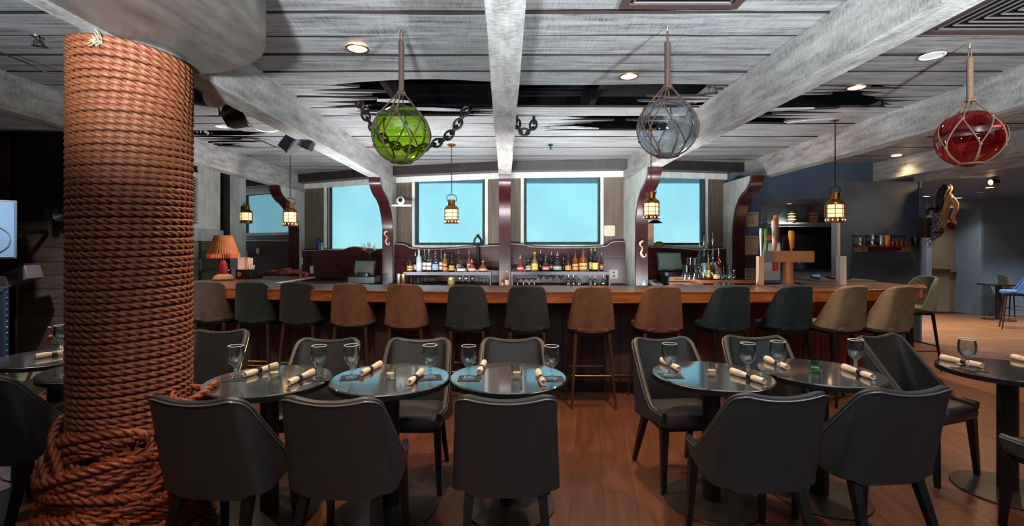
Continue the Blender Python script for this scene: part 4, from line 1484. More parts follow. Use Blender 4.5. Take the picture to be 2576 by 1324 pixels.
# unseen downlights off frame, several added to brighten stage, bar and back room
for k, (x, y, e) in enumerate(((-4.6, 4.3, 230), (-3.0, 4.05, 80), (-1.0, .9, 120), (1.0, .9, 50), (2.9, .9, 60), (5.0, 2.5, 140), (5.4, 5.3, 140), (8.6, 3.0, 90), (8.6, 8.6, 120), (11.0, 8.6, 120), (7.2, 9.6, 120), (6.2, 9.2, 120))):
    downlight_xy(x, y, 'unseen recessed downlight in the ceiling outside the view', 2.56 if x > 6.7 or y > 9 else ZC, e * (2.2 if x > 6 else 1), color=(1, .93, .86) if x > 6 else ((.95, .95, 1.0) if (0 < x < 3 and y < 1) or x < -4 else WARM))
# adjustable spot on the blue ceiling
p = on(2503, 445, 2.56) if False else at(2503, 447, 7.35)
t = thing('ceiling_spot', 'lit cylindrical brass spotlight on the blue ceiling at right', 'spotlight', (p.x, p.y, 2.56))
MB().lathe([(.0001, 0), (.045, 0), (.045, -.012), (.0001, -.012)], 18).build('mount', M_BRASS, t)
MB().cyl((0, 0, -.01), (-.02, 0, -.04), .012, n=8).build('arm', M_BRASS, t)
hd = MB().lathe([(.0001, 0), (.038, 0), (.045, .11), (.040, .11), (.036, .09), (.0001, .09)], 18).xform(Matrix.Translation((.04, 0, -.06)) @ Matrix.Rotation(R(-100), 4, 'Y')).build('head', M_BRASS, t)
MB().lathe([(.0001, .0905), (.037, .0905), (.037, .095), (.0001, .095)], 16).xform(Matrix.Translation((.04, 0, -.06)) @ Matrix.Rotation(R(-100), 4, 'Y')).build('lens', M_LAMP, t)
spot('ceiling_spot_beam', t, (-.08, 0, -.05), 25, WARM, 90, .6, .03, (0, R(60), 0))
# vents
def vent(x0, x1, y0, y1, label, n=7):
    t = thing('ceiling_vent', label, 'vent', ((x0 + x1) / 2, (y0 + y1) / 2, ZC))
    w, d = (x1 - x0) / 2, (y1 - y0) / 2
    fr = MB()
    m = .045
    fr.bx(-w, w, -d, -d + m, -.015, 0).bx(-w, w, d - m, d, -.015, 0).bx(-w, -w + m, -d + m, d - m, -.015, 0).bx(w - m, w, -d + m, d - m, -.015, 0)
    fr.build('frame', mat('vent_brown_metal', '#4a3a38', .4, .4), t, smooth=False)
    MB().bx(-w + m, w - m, -d + m, d - m, -.002, 0).build('backing', M_VOID, t, smooth=False)
    for k in range(n):
        s = 1 - (k + .5) / n
        a, b = (w - m) * s, (d - m) * s
        mb = MB()
        for (p, q) in (((-a, -b), (a, -b)), ((a, -b), (a, b)), ((a, b), (-a, b)), ((-a, b), (-a, -b))):
            mb.tube([(p[0], p[1], -.010), (q[0], q[1], -.010)], .006, 4)
        mb.build('louvre', mat('vent_grey_metal', '#6e6664', .4, .5), t, smooth=False)
vent(.63, 1.28, 2.03, 2.68, 'square brown ceiling vent at the top edge, right of the centre beam')
vent(2.55, 3.3, 2.25, 3.0, 'square dark ceiling vent in the upper right corner')
# sprinkler heads
for px, py, lab in ((1385, 365, 'small dark sprinkler head right of the centre beam'), (90, 92, 'chrome sprinkler head at upper left')):
    p = at(px, py, (ZC - H) * F / (VY - py))
    t = thing('sprinkler_head', lab, 'sprinkler', (p.x, p.y, ZC))
    m_ = M_BLACK if px > 1000 else M_CHROME
    MB().lathe([(.0001, 0), (.035, 0), (.035, -.006), (.012, -.012), (.0001, -.012)], 16).build('plate', m_, t)
    MB().cyl((0, 0, -.01), (0, 0, -.045), .008, n=8).tube([(-.012, 0, -.02), (-.016, 0, -.04), (0, 0, -.055), (.016, 0, -.04), (.012, 0, -.02)], .003, 6).build('frame', m_, t)
    MB().lathe([(.0001, -.055), (.022, -.055), (.022, -.058), (.0001, -.058)], 14).build('deflector', m_, t)
# stage lamps on the left of the second beam
p = at(590, 292, 4.55)
t = thing('stage_lamp', 'black round stage lamp tucked left of the ceiling beam', 'stage light', (p.x, p.y, p.z))
ML = Matrix.Rotation(R(62), 4, 'Y') @ Matrix.Rotation(R(-20), 4, 'X')
MB().lathe([(.0001, -.10), (.07, -.10), (.11, -.05), (.13, .06), (.14, .07), (.14, .08), (.12, .08), (.11, .05), (.0001, .03)], 24).xform(ML).build('can', M_BLACK, t)
MB().tube([(-.14, 0, 0), (-.15, 0, .14), (0, 0, .19), (.15, 0, .14), (.14, 0, 0)], .009, 6).build('yoke', M_BLACK, t)
MB().cyl((0, 0, .18), (0, 0, ZC - p.z), .015, n=8).build('stem', M_BLACK, t)
MB().tube(cat_rom([(.05, -.05, .16), (.12, -.06, .0), (.2, -.05, -.12), (.34, 0, -.15), (.5, .05, -.08)], 6), .006, 6).build('cable', M_STEEL, t)
p = at(505, 238, 3.75)
t = thing('ceiling_projector', 'black cylindrical lamp with a white band behind the pillar top', 'stage light', (p.x, p.y, p.z))
MC = Matrix.Rotation(R(100), 4, 'Y') @ Matrix.Rotation(R(12), 4, 'X')
MB().lathe([(.0001, -.26), (.075, -.26), (.085, -.22), (.085, .10), (.0001, .10)], 22).xform(MC).build('barrel', M_BLACK, t)
MB().lathe([(.0001, .101), (.086, .101), (.086, .15), (.08, .155), (.0001, .155)], 22).xform(MC).build('white_band', M_WHITE, t)
MB().cyl((-.08, 0, .07), (-.08, 0, ZC - p.z), .015, n=8).build('stem', M_BLACK, t)
p = at(735, 352, 4.75)
t = thing('spotlight', 'small black box spotlight clipped under the ceiling beam', 'spotlight', (p.x, p.y, ZB))
dz = p.z - ZB
MB().bx(-.03, .03, -.03, .03, -.02, 0).bx(-.06, -.03, -.02, .02, -.12, .02).build('clip', M_BLACK, t, smooth=False)
ME_ = Matrix.Translation((-.01, 0, dz - .02)) @ Matrix.Rotation(R(38), 4, 'Y')
MB().mbx(ME_, .11, .14, .20).build('housing', M_BLACKPL, t, bevel=.006)
MB().mbx(ME_ @ Matrix.Translation((.062, 0, 0)), .014, .15, .21).build('front_frame', M_STEEL, t, smooth=False)
MB().mbx(Matrix.Translation((.13, .02, dz - .04)) @ Matrix.Rotation(R(25), 4, 'Y'), .13, .09, .09).build('driver_box', M_BLACKPL, t, bevel=.006)
MB().tube(cat_rom([(-.05, 0, -.02), (-.14, 0, -.06), (-.3, .05, .0), (-.45, .1, .05)], 6), .004, 6).build('cable', M_BLACK, t)
# thin cable drooping across the upper left ceiling
pts = [at(-10, 128, 3.05), at(70, 160, 3.1), at(120, 182, 3.15), at(170, 180, 3.2), at(215, 165, 3.25)]
tag(MB().tube(cat_rom(pts, 6), .004, 6).build('ceiling_cable', M_BLACK), 'thin black cable drooping under the ceiling at upper left', 'cable')
# ================================================================ BACK BAR
ZCO = .93
def back_counter(x0, x1, y0, y1, lab):
    t = thing('back_counter', lab, 'cabinet', ((x0 + x1) / 2, (y0 + y1) / 2, 0), group='mahogany back bar cabinets')
    w, d = (x1 - x0) / 2, (y1 - y0) / 2
    MB().bx(-w, w, -d + .03, d, 0, ZCO - .035).build('body', M_MAHOG, t, smooth=False)
    MB().bx(-w, w, -d, d, ZCO - .035, ZCO).build('worktop', M_DARKWOOD, t, smooth=False, bevel=.005)
    n = 3
    for k in range(n):
        a = -w + 2 * w * k / n
        dr_ = MB().bx(a + .01, a + 2 * w / n - .01, -d + .012, -d + .029, .08, ZCO - .06).build('door', M_MAHOG, t, smooth=False)
        MB().bx(a + w / n - .05, a + w / n + .05, -d + .0, -d + .012, .78, .795).build('handle', M_STEEL, dr_, smooth=False)
back_counter(-3.72, -2.10, 7.55, 8.20, 'dark mahogany back bar cabinet under the left cash register')
back_counter(-1.80, -.12, 7.22, 7.70, 'dark mahogany back bar cabinet under the left bottle shelf')
back_counter(.12, 1.82, 7.02, 7.48, 'dark mahogany back bar cabinet under the right bottle shelf')
back_counter(2.06, 3.58, 6.85, 7.50, 'dark mahogany back bar cabinet under the right cash register')
def bottle_shelf(x0, x1, y0, y1, z, lab):
    t = thing('bottle_shelf', lab, 'shelf', ((x0 + x1) / 2, (y0 + y1) / 2, ZCO), group='black bottle shelves on the back bar')
    w, d = (x1 - x0) / 2, (y1 - y0) / 2
    h = z - ZCO
    MB().bx(-w, w, -d, d, h - .018, h).build('board', M_BLACKPL, t, smooth=False)
    MB().bx(-w, w, -d - .008, -d, h - .045, h + .002).build('light_strip', mat('shelf_edge_blue_black', '#1b2230', .3), t, smooth=False)
    for s in (-1, 1):
        MB().bx(s * (w - .012) - .012, s * (w - .012) + .012, -d, d, 0, h - .018).build('side', M_BLACKPL, t, smooth=False)
YB1, ZB1 = 7.40, H - 62 * 7.40 / F
YB2, ZB2 = 7.22, H - 61 * 7.22 / F
bottle_shelf((1018 - VX) * YB1 / F, (1236 - VX) * YB1 / F, YB1 - .10, YB1 + .12, ZB1, 'black bottle shelf left of the centre post')
bottle_shelf((1286 - VX) * YB2 / F, (1532 - VX) * YB2 / F, YB2 - .10, YB2 + .12, ZB2, 'black bottle shelf right of the centre post')

def glassm(name, hexc, rough=.06, trans=False):
    return thin(name, hexc, .10) if trans else mat(name, hexc, rough, spec=.8, coat=.5)
GM = {'clear': glassm('bottle_clear', '#cfdad8', trans=True), 'frost': mat('bottle_frosted', '#8c9c9f', .35), 'amber': glassm('bottle_amber', '#6b3412'), 'dark': glassm('bottle_dark', '#141013'), 'green': glassm('bottle_green', '#1d3a1c'),
      'gold': glassm('bottle_gold', '#6c541e'), 'red': glassm('bottle_red', '#5e130f'), 'brown': glassm('bottle_brown', '#3a1c10'), 'whisky': glassm('bottle_whisky', '#6a3614')}
PROF = {
    'std': [(.0001, 0), (.92, 0), (1, .02), (1, .58), (.86, .66), (.42, .74), (.34, .80), (.32, .93), (.38, .94), (.38, .97), (.0001, .97)],
    'tall': [(.0001, 0), (.92, 0), (1, .02), (1, .48), (.8, .58), (.36, .68), (.30, .78), (.29, .93), (.36, .94), (.36, .97), (.0001, .97)],
    'squat': [(.0001, 0), (.80, 0), (.92, .03), (1, .18), (1, .36), (.82, .52), (.40, .64), (.26, .72), (.24, .90), (.30, .92), (.0001, .93)],
    'square': [(.0001, 0), (.97, 0), (1, .02), (1, .56), (.94, .60), (.40, .66), (.32, .72), (.32, .90), (.38, .92), (.0001, .94)],
}
def bottle(x, y, z, h, r, style, gm, lab_c, cap_c, label, cat='bottle', grp='liquor bottles on the back bar', pour=True):
    t = thing('liquor_bottle', label, cat, (x, y, z), random.uniform(-.3, .3), group=grp)
    n = 4 if False else 18
    hb = h * (.86 if pour else 1.0)
    MB().lathe([(max(a * r, .0001), b * hb) for a, b in PROF[style]], n).build('glass', GM[gm], t)
    if lab_c:
        lo, hi = (.10, .42) if style != 'squat' else (.10, .34)
        m_ = mat('bottle_label_' + lab_c.strip('#'), lab_c, .55)
        MB().lathe([(r * 1.015, hb * lo), (r * 1.02, hb * lo), (r * 1.02, hb * hi), (r * 1.015, hb * hi)], n).build('paper_label', m_, t)
        MB().lathe([(r * 1.024, hb * (lo + (hi - lo) * .42)), (r * 1.027, hb * (lo + (hi - lo) * .42)), (r * 1.027, hb * (lo + (hi - lo) * .62)), (r * 1.024, hb * (lo + (hi - lo) * .62))], n).build('label_stripe', mat('stripe_' + cap_c.strip('#'), cap_c, .5), t)
    rt = r * .33
    if pour:
        MB().lathe([(.0001, hb * .955), (rt * 1.1, hb * .955), (rt * .9, hb * .99), (.0035, hb * 1.0), (.003, h), (.0001, h)], 10).build('pourer', M_STEEL if gm in ('clear', 'frost') else mat('pourer_' + cap_c.strip('#'), cap_c, .4), t)
    else:
        MB().lathe([(.0001, hb * .93), (rt * 1.2, hb * .93), (rt * 1.2, hb * 1.01), (.0001, hb * 1.01)], 10).build('cap', mat('cap_' + cap_c.strip('#'), cap_c, .4), t)
    return t
BL = [  # px, py top, width px, style, glass, label colour, cap colour, dy, label text
    (1031, 641, 16, 'std', 'dark', '#d2963c', '#202020', -.03, 'black bottle with orange label, leftmost on the left shelf'),
    (1045, 634, 12, 'std', 'dark', '#9aa090', '#d0d4d6', .05, 'dark bottle with grey label tucked behind the frosted one'),
    (1054, 618, 15, 'std', 'frost', '#a9b4b6', '#c8ced0', -.03, 'tall frosted white bottle on the left shelf'),
    (1068, 620, 13, 'std', 'clear', '#d8d0c4', '#9c2a28', .02, 'clear bottle with red and white label, left of its twin'),
    (1079, 620, 13, 'std', 'clear', '#e0d8cc', '#a52e2a', -.03, 'clear bottle with red and white label, right of its twin'),
    (1095, 630, 18, 'std', 'clear', '#6f8fc0', '#b9a24a', 0, 'clear bottle with pale blue label and gold spirit'),
    (1110, 618, 13, 'std', 'clear', '#cbb9a0', '#5a2018', .04, 'clear bottle with cream label behind the orange one'),
    (1119, 625, 13, 'square', 'gold', '#c8762a', '#2a1612', -.04, 'bottle with orange label and black medallion on the left shelf'),
    (1136, 639, 16, 'std', 'dark', '#c78f2e', '#6a5a40', 0, 'dark bottle with round gold label on the left shelf'),
    (1154, 628, 14, 'tall', 'clear', '#8a4a30', '#c8ccd0', .05, 'clear tall bottle behind the round squat one'),
    (1160, 654, 22, 'squat', 'clear', '#d9d3bf', '#c8ccd0', -.04, 'round squat clear bottle with pale label'),
    (1180, 628, 13, 'tall', 'whisky', '#c99a66', '#b07a70', .05, 'tall amber bottle with pinkish neck on the left shelf'),
    (1187, 651, 20, 'squat', 'whisky', '#b88a70', '#d8d8d0', -.04, 'squat amber bottle with pink label on the left shelf'),
    (1215, 652, 22, 'squat', 'whisky', '#a87a3c', '#d8d8d0', -.03, 'squat amber bottle at the right end of the left shelf'),
    (1309, 642, 18, 'squat', 'red', '#c23a2c', '#e0c0b8', -.04, 'short red-labelled bottle with narrow neck, leftmost on the right shelf'),
    (1329, 643, 16, 'square', 'dark', '#a88f7a', '#3a3c30', -.01, 'dark bottle with beige label second on the right shelf'),
    (1345, 635, 18, 'tall', 'gold', '#c9aa48', '#b8912e', -.03, 'bottle with long gold neck and yellow label'),
    (1360, 629, 14, 'std', 'dark', None, '#d0d4d8', .05, 'plain dark bottle behind the red-orange one'),
    (1373, 640, 20, 'squat', 'clear', '#c43a24', '#b8bcc0', -.03, 'round bottle holding bright red-orange spirit'),
    (1387, 634, 12, 'std', 'dark', '#3a3040', '#c8ccd0', .05, 'slim dark bottle left of the big round one'),
    (1402, 634, 23, 'squat', 'dark', '#6f7a68', '#b8bcc4', -.04, 'big round dark bottle with grey green label'),
    (1418, 648, 10, 'std', 'green', None, '#c8d0c0', .05, 'small green bottle in the middle of the right shelf'),
    (1429, 641, 17, 'std', 'dark', '#cf7f28', '#8a6a40', -.03, 'dark bottle with oval orange label'),
    (1447, 630, 17, 'std', 'whisky', '#c8934c', '#a0203c', -.02, 'bottle with crimson sealed neck and amber label'),
    (1467, 624, 23, 'std', 'whisky', '#c99a4a', '#3a6a3a', -.03, 'big amber whisky bottle with tan label'),
    (1487, 620, 13, 'std', 'green', '#b9ad6a', '#c0c8b8', .04, 'green bottle with pale yellow label behind'),
    (1497, 622, 17, 'std', 'dark', '#d0b048', '#c8c070', -.03, 'dark bottle with square yellow label'),
    (1513, 634, 12, 'std', 'brown', '#7a3a30', '#b0a8a8', 0, 'dark brown bottle at the right end of the right shelf'),
]
for (px, pt, w, st, gm, lc, cc, dy, lab) in BL:
    Y, Z = (YB1, ZB1) if px < 1260 else (YB2, ZB2)
    y = Y + dy
    h = (683 - pt) * Y / F
    bottle((px - VX) * y / F, y, Z, h, w * Y / F / 2 * .9, st, gm, lc, cc, lab, pour=cc != '#b8912e')
# glasses standing under the shelves
me_tum = MB().lathe([(.0001, 0), (.030, 0), (.034, .004), (.038, .098), (.035, .098), (.031, .012), (.0001, .010)], 16).mesh('tumbler', M_GLASS)
me_pint = MB().lathe([(.0001, 0), (.030, 0), (.033, .004), (.043, .145), (.040, .145), (.030, .012), (.0001, .010)], 16).mesh('pint_glass', M_GLASS)
me_snif = MB().lathe([(.0001, 0), (.030, 0), (.030, .003), (.008, .008), (.006, .03), (.030, .045), (.044, .075), (.040, .11), (.031, .14), (.029, .14), (.038, .11), (.041, .076), (.028, .049), (.0001, .04)], 16).mesh('snifter', M_GLASS)
me_mart = MB().lathe([(.0001, 0), (.033, 0), (.033, .003), (.005, .007), (.0035, .08), (.052, .155), (.0505, .156), (.0001, .084)], 16).mesh('martini_glass', M_GLASS)
me_coupe = MB().lathe([(.0001, 0), (.030, 0), (.030, .003), (.005, .007), (.0035, .07), (.030, .085), (.045, .115), (.044, .116), (.028, .088), (.0001, .075)], 16).mesh('coupe_glass', M_GLASS)
me_wine = MB().lathe([(.0001, 0), (.033, 0), (.033, .003), (.005, .007), (.0035, .085), (.028, .10), (.038, .135), (.033, .185), (.032, .185), (.036, .135), (.026, .104), (.0001, .09)], 16).mesh('wine_glass', M_GLASS)
def gl(me, name, px, Y, lab, grp, z=ZCO, flip=0, h=0, dx=0):
    o = linked(name, me, None, ((px - VX) * Y / F + dx, Y, z + (h if flip else 0)), (R(180) if flip else 0, 0, 0))
    tag(o, lab, 'glass', grp)
for px, Y in ((1034, 7.40), (1043, 7.46), (1051, 7.38), (1060, 7.46)):
    gl(me_pint, 'pint_glass', px, Y, 'upturned pint glass at the left under the left bottle shelf', 'pint glasses under the left shelf', flip=1, h=.145)
for px, Y in ((1068, 7.38), (1077, 7.46), (1086, 7.38), (1095, 7.46)):
    gl(me_tum, 'tumbler', px, Y, 'short clear tumbler under the left bottle shelf', 'tumblers under the left shelf')
for px, Y in ((1156, 7.40), (1172, 7.42), (1189, 7.40)):
    gl(me_snif, 'snifter', px, Y, 'round snifter glass under the left bottle shelf', 'snifters under the left shelf')
for px, Y in ((1207, 7.42), (1217, 7.36), (1226, 7.42)):
    gl(me_tum, 'tumbler', px, Y, 'short tumbler at the right end under the left bottle shelf', 'right tumblers under the left shelf')
t = thing('candle_jar', 'yellow candle jar under the middle of the left bottle shelf', 'jar', ((1135 - VX) * 7.4 / F, 7.4, ZCO))
MB().lathe([(.0001, 0), (.05, 0), (.053, .005), (.053, .10), (.0001, .10)], 18).build('wax', mat('yellow_wax', '#b59a3c', .5), t)
MB().lathe([(.053, .0), (.0555, .0), (.0555, .11), (.053, .11)], 18).build('jar_glass', M_GLASS, t)
for px, Y in ((1303, 7.2), (1317, 7.22), (1331, 7.2), (1344, 7.22)):
    gl(me_coupe, 'coupe_glass', px, Y, 'small coupe glass at the left under the right bottle shelf', 'coupes under the right shelf')
for px, Y in ((1360, 7.22), (1376, 7.16), (1391, 7.22), (1411, 7.2)):
    gl(me_mart, 'martini_glass', px, Y, 'martini glass under the middle of the right bottle shelf', 'martini glasses under the right shelf')
for px, Y in ((1430, 7.2), (1443, 7.22), (1457, 7.2), (1485, 7.2), (1497, 7.22), (1518, 7.22)):
    gl(me_wine, 'wine_glass', px, Y, 'upturned wine glass at the right under the right bottle shelf', 'wine glasses under the right shelf', flip=1, h=.185)
# small bottles by the centre post, tins beside the left post
bottle((1275 - VX) * 7.05 / F, 7.05, ZCO, .22, .028, 'square', 'whisky', '#c79a6a', '#c8a050', 'small tan bottle standing in front of the centre post', pour=False)
t = bottle((1264 - VX) * 7.08 / F, 7.08, ZCO, .12, .018, 'std', 'whisky', '#c77a5a', '#c88080', 'tiny pink-capped bottle in front of the centre post', pour=False)
for px, c, lab in ((1003, '#b9b2a4', 'steel cocktail tin standing left of the left bottle shelf'), (1015, '#a8784a', 'copper cocktail tin standing left of the left bottle shelf')):
    o = MB().lathe([(.0001, 0), (.028, 0), (.03, .004), (.035, .165), (.033, .165), (.027, .01), (.0001, .008)], 18).build('cocktail_tin', mat('tin_' + c.strip('#'), c, .25, .9), loc=((px - VX) * 7.3 / F, 7.3, ZCO))
    tag(o, lab, 'cocktail shaker')

# cash registers
def register(px, py, Y, w, h, z0, tilt, label, yaw):
    X = (px - VX) * Y / F
    zc = H + (VY - py) * Y / F
    t = thing('cash_register', label, 'cash register', (X, Y, z0), yaw)
    hz = zc - z0
    Ms = Matrix.Translation((0, 0, hz)) @ Matrix.Rotation(R(-tilt), 4, 'X')
    MB().mbx(Ms, w, .035, h).build('screen_housing', M_BLACKPL, t, bevel=.008)
    MB().mbx(Ms @ Matrix.Translation((0, -.019, .0)), w * .9, .004, h * .84).build('screen', mat('dim_grey_green_screen', '#3e4a44', .12), t, smooth=False)
    MB().mbx(Ms @ Matrix.Translation((0, -.019, -h * .46)), w * .25, .003, .010).build('logo_plate', M_STEEL, t, smooth=False)
    MB().mbx(Matrix.Translation((0, .05, hz * .55)), .07, .06, hz * .9).build('neck', M_BLACKPL, t, bevel=.01)
    MB().prism(rrect(w * .62, .24, .04, 4), 0, .055).build('foot', M_BLACKPL, t, bevel=.006)
    return t
register(918, 674, 7.70, .34, .24, ZCO + .11, 18, 'left cash register screen beside the second post', R(-8))
t = thing('till_box', 'black cash drawer box under the left register', 'till', ((915 - VX) * 7.70 / F, 7.74, ZCO))
MB().bx(-.21, .21, -.18, .18, 0, .11).build('body', M_BLACKPL, t, bevel=.005)
MB().bx(-.20, .20, -.186, -.181, .015, .095).build('drawer_front', mat('dark_grey_metal', '#3a3c40', .4, .3), t, smooth=False)
register(1684, 658, 6.98, .37, .27, ZCO + .16, 16, 'right cash register screen left of the stacked glasses', R(6))
t = thing('till_box', 'brushed metal cash drawer under the right register', 'till', ((1710 - VX) * 6.98 / F, 7.02, ZCO))
MB().bx(-.21, .21, -.16, .18, 0, .16).build('body', M_BLACKPL, t, bevel=.005)
for z in (.012, .088):
    d_ = MB().bx(-.19, .19, -.168, -.161, z, z + .062).build('drawer_front', M_COPPER, t, smooth=False)
    MB().bx(-.12, .02, -.174, -.169, z + .025, z + .034).build('slot', M_BLACKPL, d_, smooth=False)
# card reader, receipt printer, cups
t = thing('card_terminal', 'grey card terminal left of the right register', 'card reader', ((1648 - VX) * 6.95 / F, 6.93, ZCO), R(20))
MB().mbx(Matrix.Translation((0, 0, .05)) @ Matrix.Rotation(R(20), 4, 'X'), .13, .18, .05).build('body', mat('grey_plastic', '#85888a', .4), t, bevel=.01)
MB().mbx(Matrix.Translation((0, -.005, .078)) @ Matrix.Rotation(R(20), 4, 'X'), .08, .06, .004).build('display', M_BLACKPL, t, smooth=False)
t = thing('speaker_box', 'black box with tan lid on the counter by the third post', 'box', ((1616 - VX) * 6.98 / F, 7.0, ZCO))
MB().bx(-.07, .07, -.08, .08, 0, .17).build('body', M_BLACKPL, t, bevel=.006)
MB().bx(-.075, .06, -.085, .07, .171, .185).build('lid', M_PAPER, t, smooth=False)
t = thing('paper_cup', 'pale striped paper cup on the counter by the third post', 'cup', ((1621 - VX) * 6.86 / F, 6.88, ZCO))
MB().lathe([(.0001, 0), (.024, 0), (.034, .10), (.031, .10), (.022, .006), (.0001, .005)], 16).build('cup', mat('pale_teal_paper', '#8fb0b2', .6), t)
MB().lathe([(.0275, .03), (.0282, .03), (.0305, .06), (.0298, .06)], 16).build('stripe', M_WHITE, t)
# stacked glass racks and corner bottles right of the register
ct = thing('glass_table', 'small red wooden corner counter holding stacked glasses', 'counter', (3.02, 6.62, 0))
MB().bx(-.42, .36, -.20, .20, 1.02, 1.06).build('top', M_BAREDGE, ct, smooth=False)
MB().bx(-.38, .32, -.17, .17, 0, 1.02).build('body', M_MAHOG, ct, smooth=False)
for lv in range(3):
    for k in range(6):
        px = 1722 + k * 11.5 + (lv % 2) * 3
        if lv == 2 and k < 1: continue
        gl(me_tum, 'tumbler', px, 6.58 + .05 * (k % 2), 'clear tumbler in the %s row of the glass stack by the right register' % ('bottom', 'middle', 'top')[lv], 'stacked tumblers', z=1.06 + lv * .1, flip=1, h=.098)
for (px, pt, w, st, gm, lc, cc, dy, lab) in [
    (1760, 598, 14, 'std', 'clear', None, '#202428', .15, 'clear bottle with black pourer, leftmost by the window corner'),
    (1771, 588, 15, 'std', 'clear', '#c8d0d4', '#c0c8cc', .03, 'clear bottle with silver pourer by the window corner'),
    (1781, 587, 13, 'tall', 'clear', '#7a8088', '#181a1c', .15, 'tall clear bottle with black neck by the window corner'),
    (1793, 583, 15, 'tall', 'clear', '#b8c2cc', '#c0c8cc', .04, 'tallest clear bottle in the window corner'),
    (1782, 636, 11, 'std', 'gold', '#b8a048', '#6f8a2c', -.02, 'olive green-topped bottle with tan label by the stacked glasses'),
    (1793, 645, 11, 'std', 'dark', None, '#202020', -.04, 'short dark bottle behind the stacked glasses'),
    (1808, 622, 12, 'std', 'red', '#a83a28', '#c0c0c0', .02, 'bottle with red label next to the blue-dark wall'),
    (1803, 662, 16, 'std', 'clear', '#c89a4a', '#c8c8c0', -.10, 'clear bottle with tan label right of the stacked glasses')]:
    y = 6.62 + dy
    h = (700 - pt) * y / F
    bottle((px - VX) * y / F, y, 1.06, h, w * y / F / 2, st, gm, lc, cc, lab)
for px, c, lab in ((1822, '#c8cfc8', 'silver-topped shaker bottle on the corner counter, left one'), (1836, '#b8c4cc', 'silver-topped shaker bottle on the corner counter, right one'), (1848, '#d0c0a0', 'small yellow-capped sauce bottle on the corner counter')):
    bottle((px - VX) * 6.5 / F, 6.52, 1.06, .19 if px < 1845 else .13, .026, 'squat', 'clear', None, c, lab, grp='small bottles on the corner counter', pour=px < 1845)
for k, px in enumerate((1804, 1815, 1826, 1838)):
    gl(me_coupe, 'coupe_glass', px, 5.54 + .1 * (k % 2), 'upturned stemmed glass on the bar left of the tap tower', 'upturned glasses on the bar', z=1.062, flip=1, h=.116)

# ================================================================ BEER TAP TOWER
tw = thing('tap_tower', 'copper and steel beer tap tower with five coloured handles', 'beer tap', (3.28, 5.62, 1.06), R(-10))
MB().cyl((0, 0, .0), (0, 0, .28), .055, n=28).build('column', M_COPPER, tw)
MB().lathe([(.0001, 0), (.085, 0), (.085, .012), (.06, .02), (.0001, .02)], 24).build('flange', M_STEEL, tw)
MB().bx(-.26, .26, -.06, .06, .265, .395).build('head', M_COPPER, tw, bevel=.006)
MB().bx(-.275, -.17, -.063, .063, .262, .398).build('head_end', M_STEEL, tw, smooth=False)
def handle(name, x, y, z0, h, w0, w1, c, extra=None):
    o = MB().lathe([(.0001, 0), (w0 * .5, 0), (w0, h * .15), (w1, h * .85), (w1 * .8, h), (.0001, h)], 14, (x, y, z0), 1, .6).build('tap_handle', mat(name, c, .3), tw)
    return o
handle('yellow_tap_paint', .03, -.02, .395, .235, .016, .035, '#d8921c')
MB().bx(.055, .062, -.03, -.005, .43, .60).build('lettering_strip', mat('dark_green_letter', '#3d4a1c', .5), tw, smooth=False)
handle('white_tap_paint', -.13, .06, .395, .36, .018, .028, '#c8c2b4')
handle('orange_tap_paint', -.10, .08, .395, .42, .012, .032, '#c8642c')
handle('green_tap_paint', -.21, .06, .395, .26, .018, .03, '#33692c')
o = MB().lathe([(.0001, -.006), (.035, -.006), (.035, .006), (.0001, .006)], 18).xform(Matrix.Translation((-.20, .03, .55)) @ Matrix.Rotation(R(90), 4, 'X')).build('tap_badge', mat('orange_badge', '#c05a1e', .35), tw)
handle('crimson_tap_paint', -.26, .07, .38, .22, .014, .02, '#6d1414')
handle('silver_tap_paint', -.29, .0, .30, .36, .008, .018, '#ccd2d6')
for x in (-.20, -.08, .06, .18):
    MB().tube([(x, .06, .33), (x, .12, .33), (x, .15, .29), (x, .15, .25)], .010, 8).build('faucet', M_STEEL, tw)
MB().cyl((-.14, -.02, .165), (-.14, -.02, .262), .03, .034, 16).build('red_tag', mat('red_tap_tag', '#b02a24', .4), tw)
t = thing('drip_tray', 'flat steel drip tray behind the tap tower', 'tray', (3.28, 5.36, 1.061))
MB().bx(-.3, .3, -.08, .08, 0, .012).build('tray', M_STEEL, t, smooth=False)
for k in range(9):
    MB().bx(-.27 + k * .062, -.25 + k * .062, -.07, .07, .012, .015).build('grate_bar', M_STEEL, t, smooth=False)
for (px, c, lab, Y) in ((1912, M_PAPER, 'tan upright guard post on the bar left of the tap tower', 5.62), (2117, M_WHITE, 'white upright guard post on the bar right of the tap tower', 5.66)):
    w = .032 if px < 2000 else .04
    o = MB().bx(-w, w, -.03, .03, 0, .335).build('guard_post', c, loc=((px - VX) * Y / F, Y, 1.06), bevel=.004)
    tag(o, lab, 'post')
# shallow stainless well behind the bar end
t = thing('bar_well', 'shallow stainless tray on the bar return by the partition', 'tray', (4.25, 6.45, 1.062))
MB().bx(-.28, .42, -.35, .42, 0, .02).build('tray', M_STEEL, t, smooth=False)
for k in range(3):
    MB().tube([(-.2 + k * .2, -.2, .03), (-.05 + k * .2, .2, .035)], .012, 8).build('tool', M_BLACKPL, t)
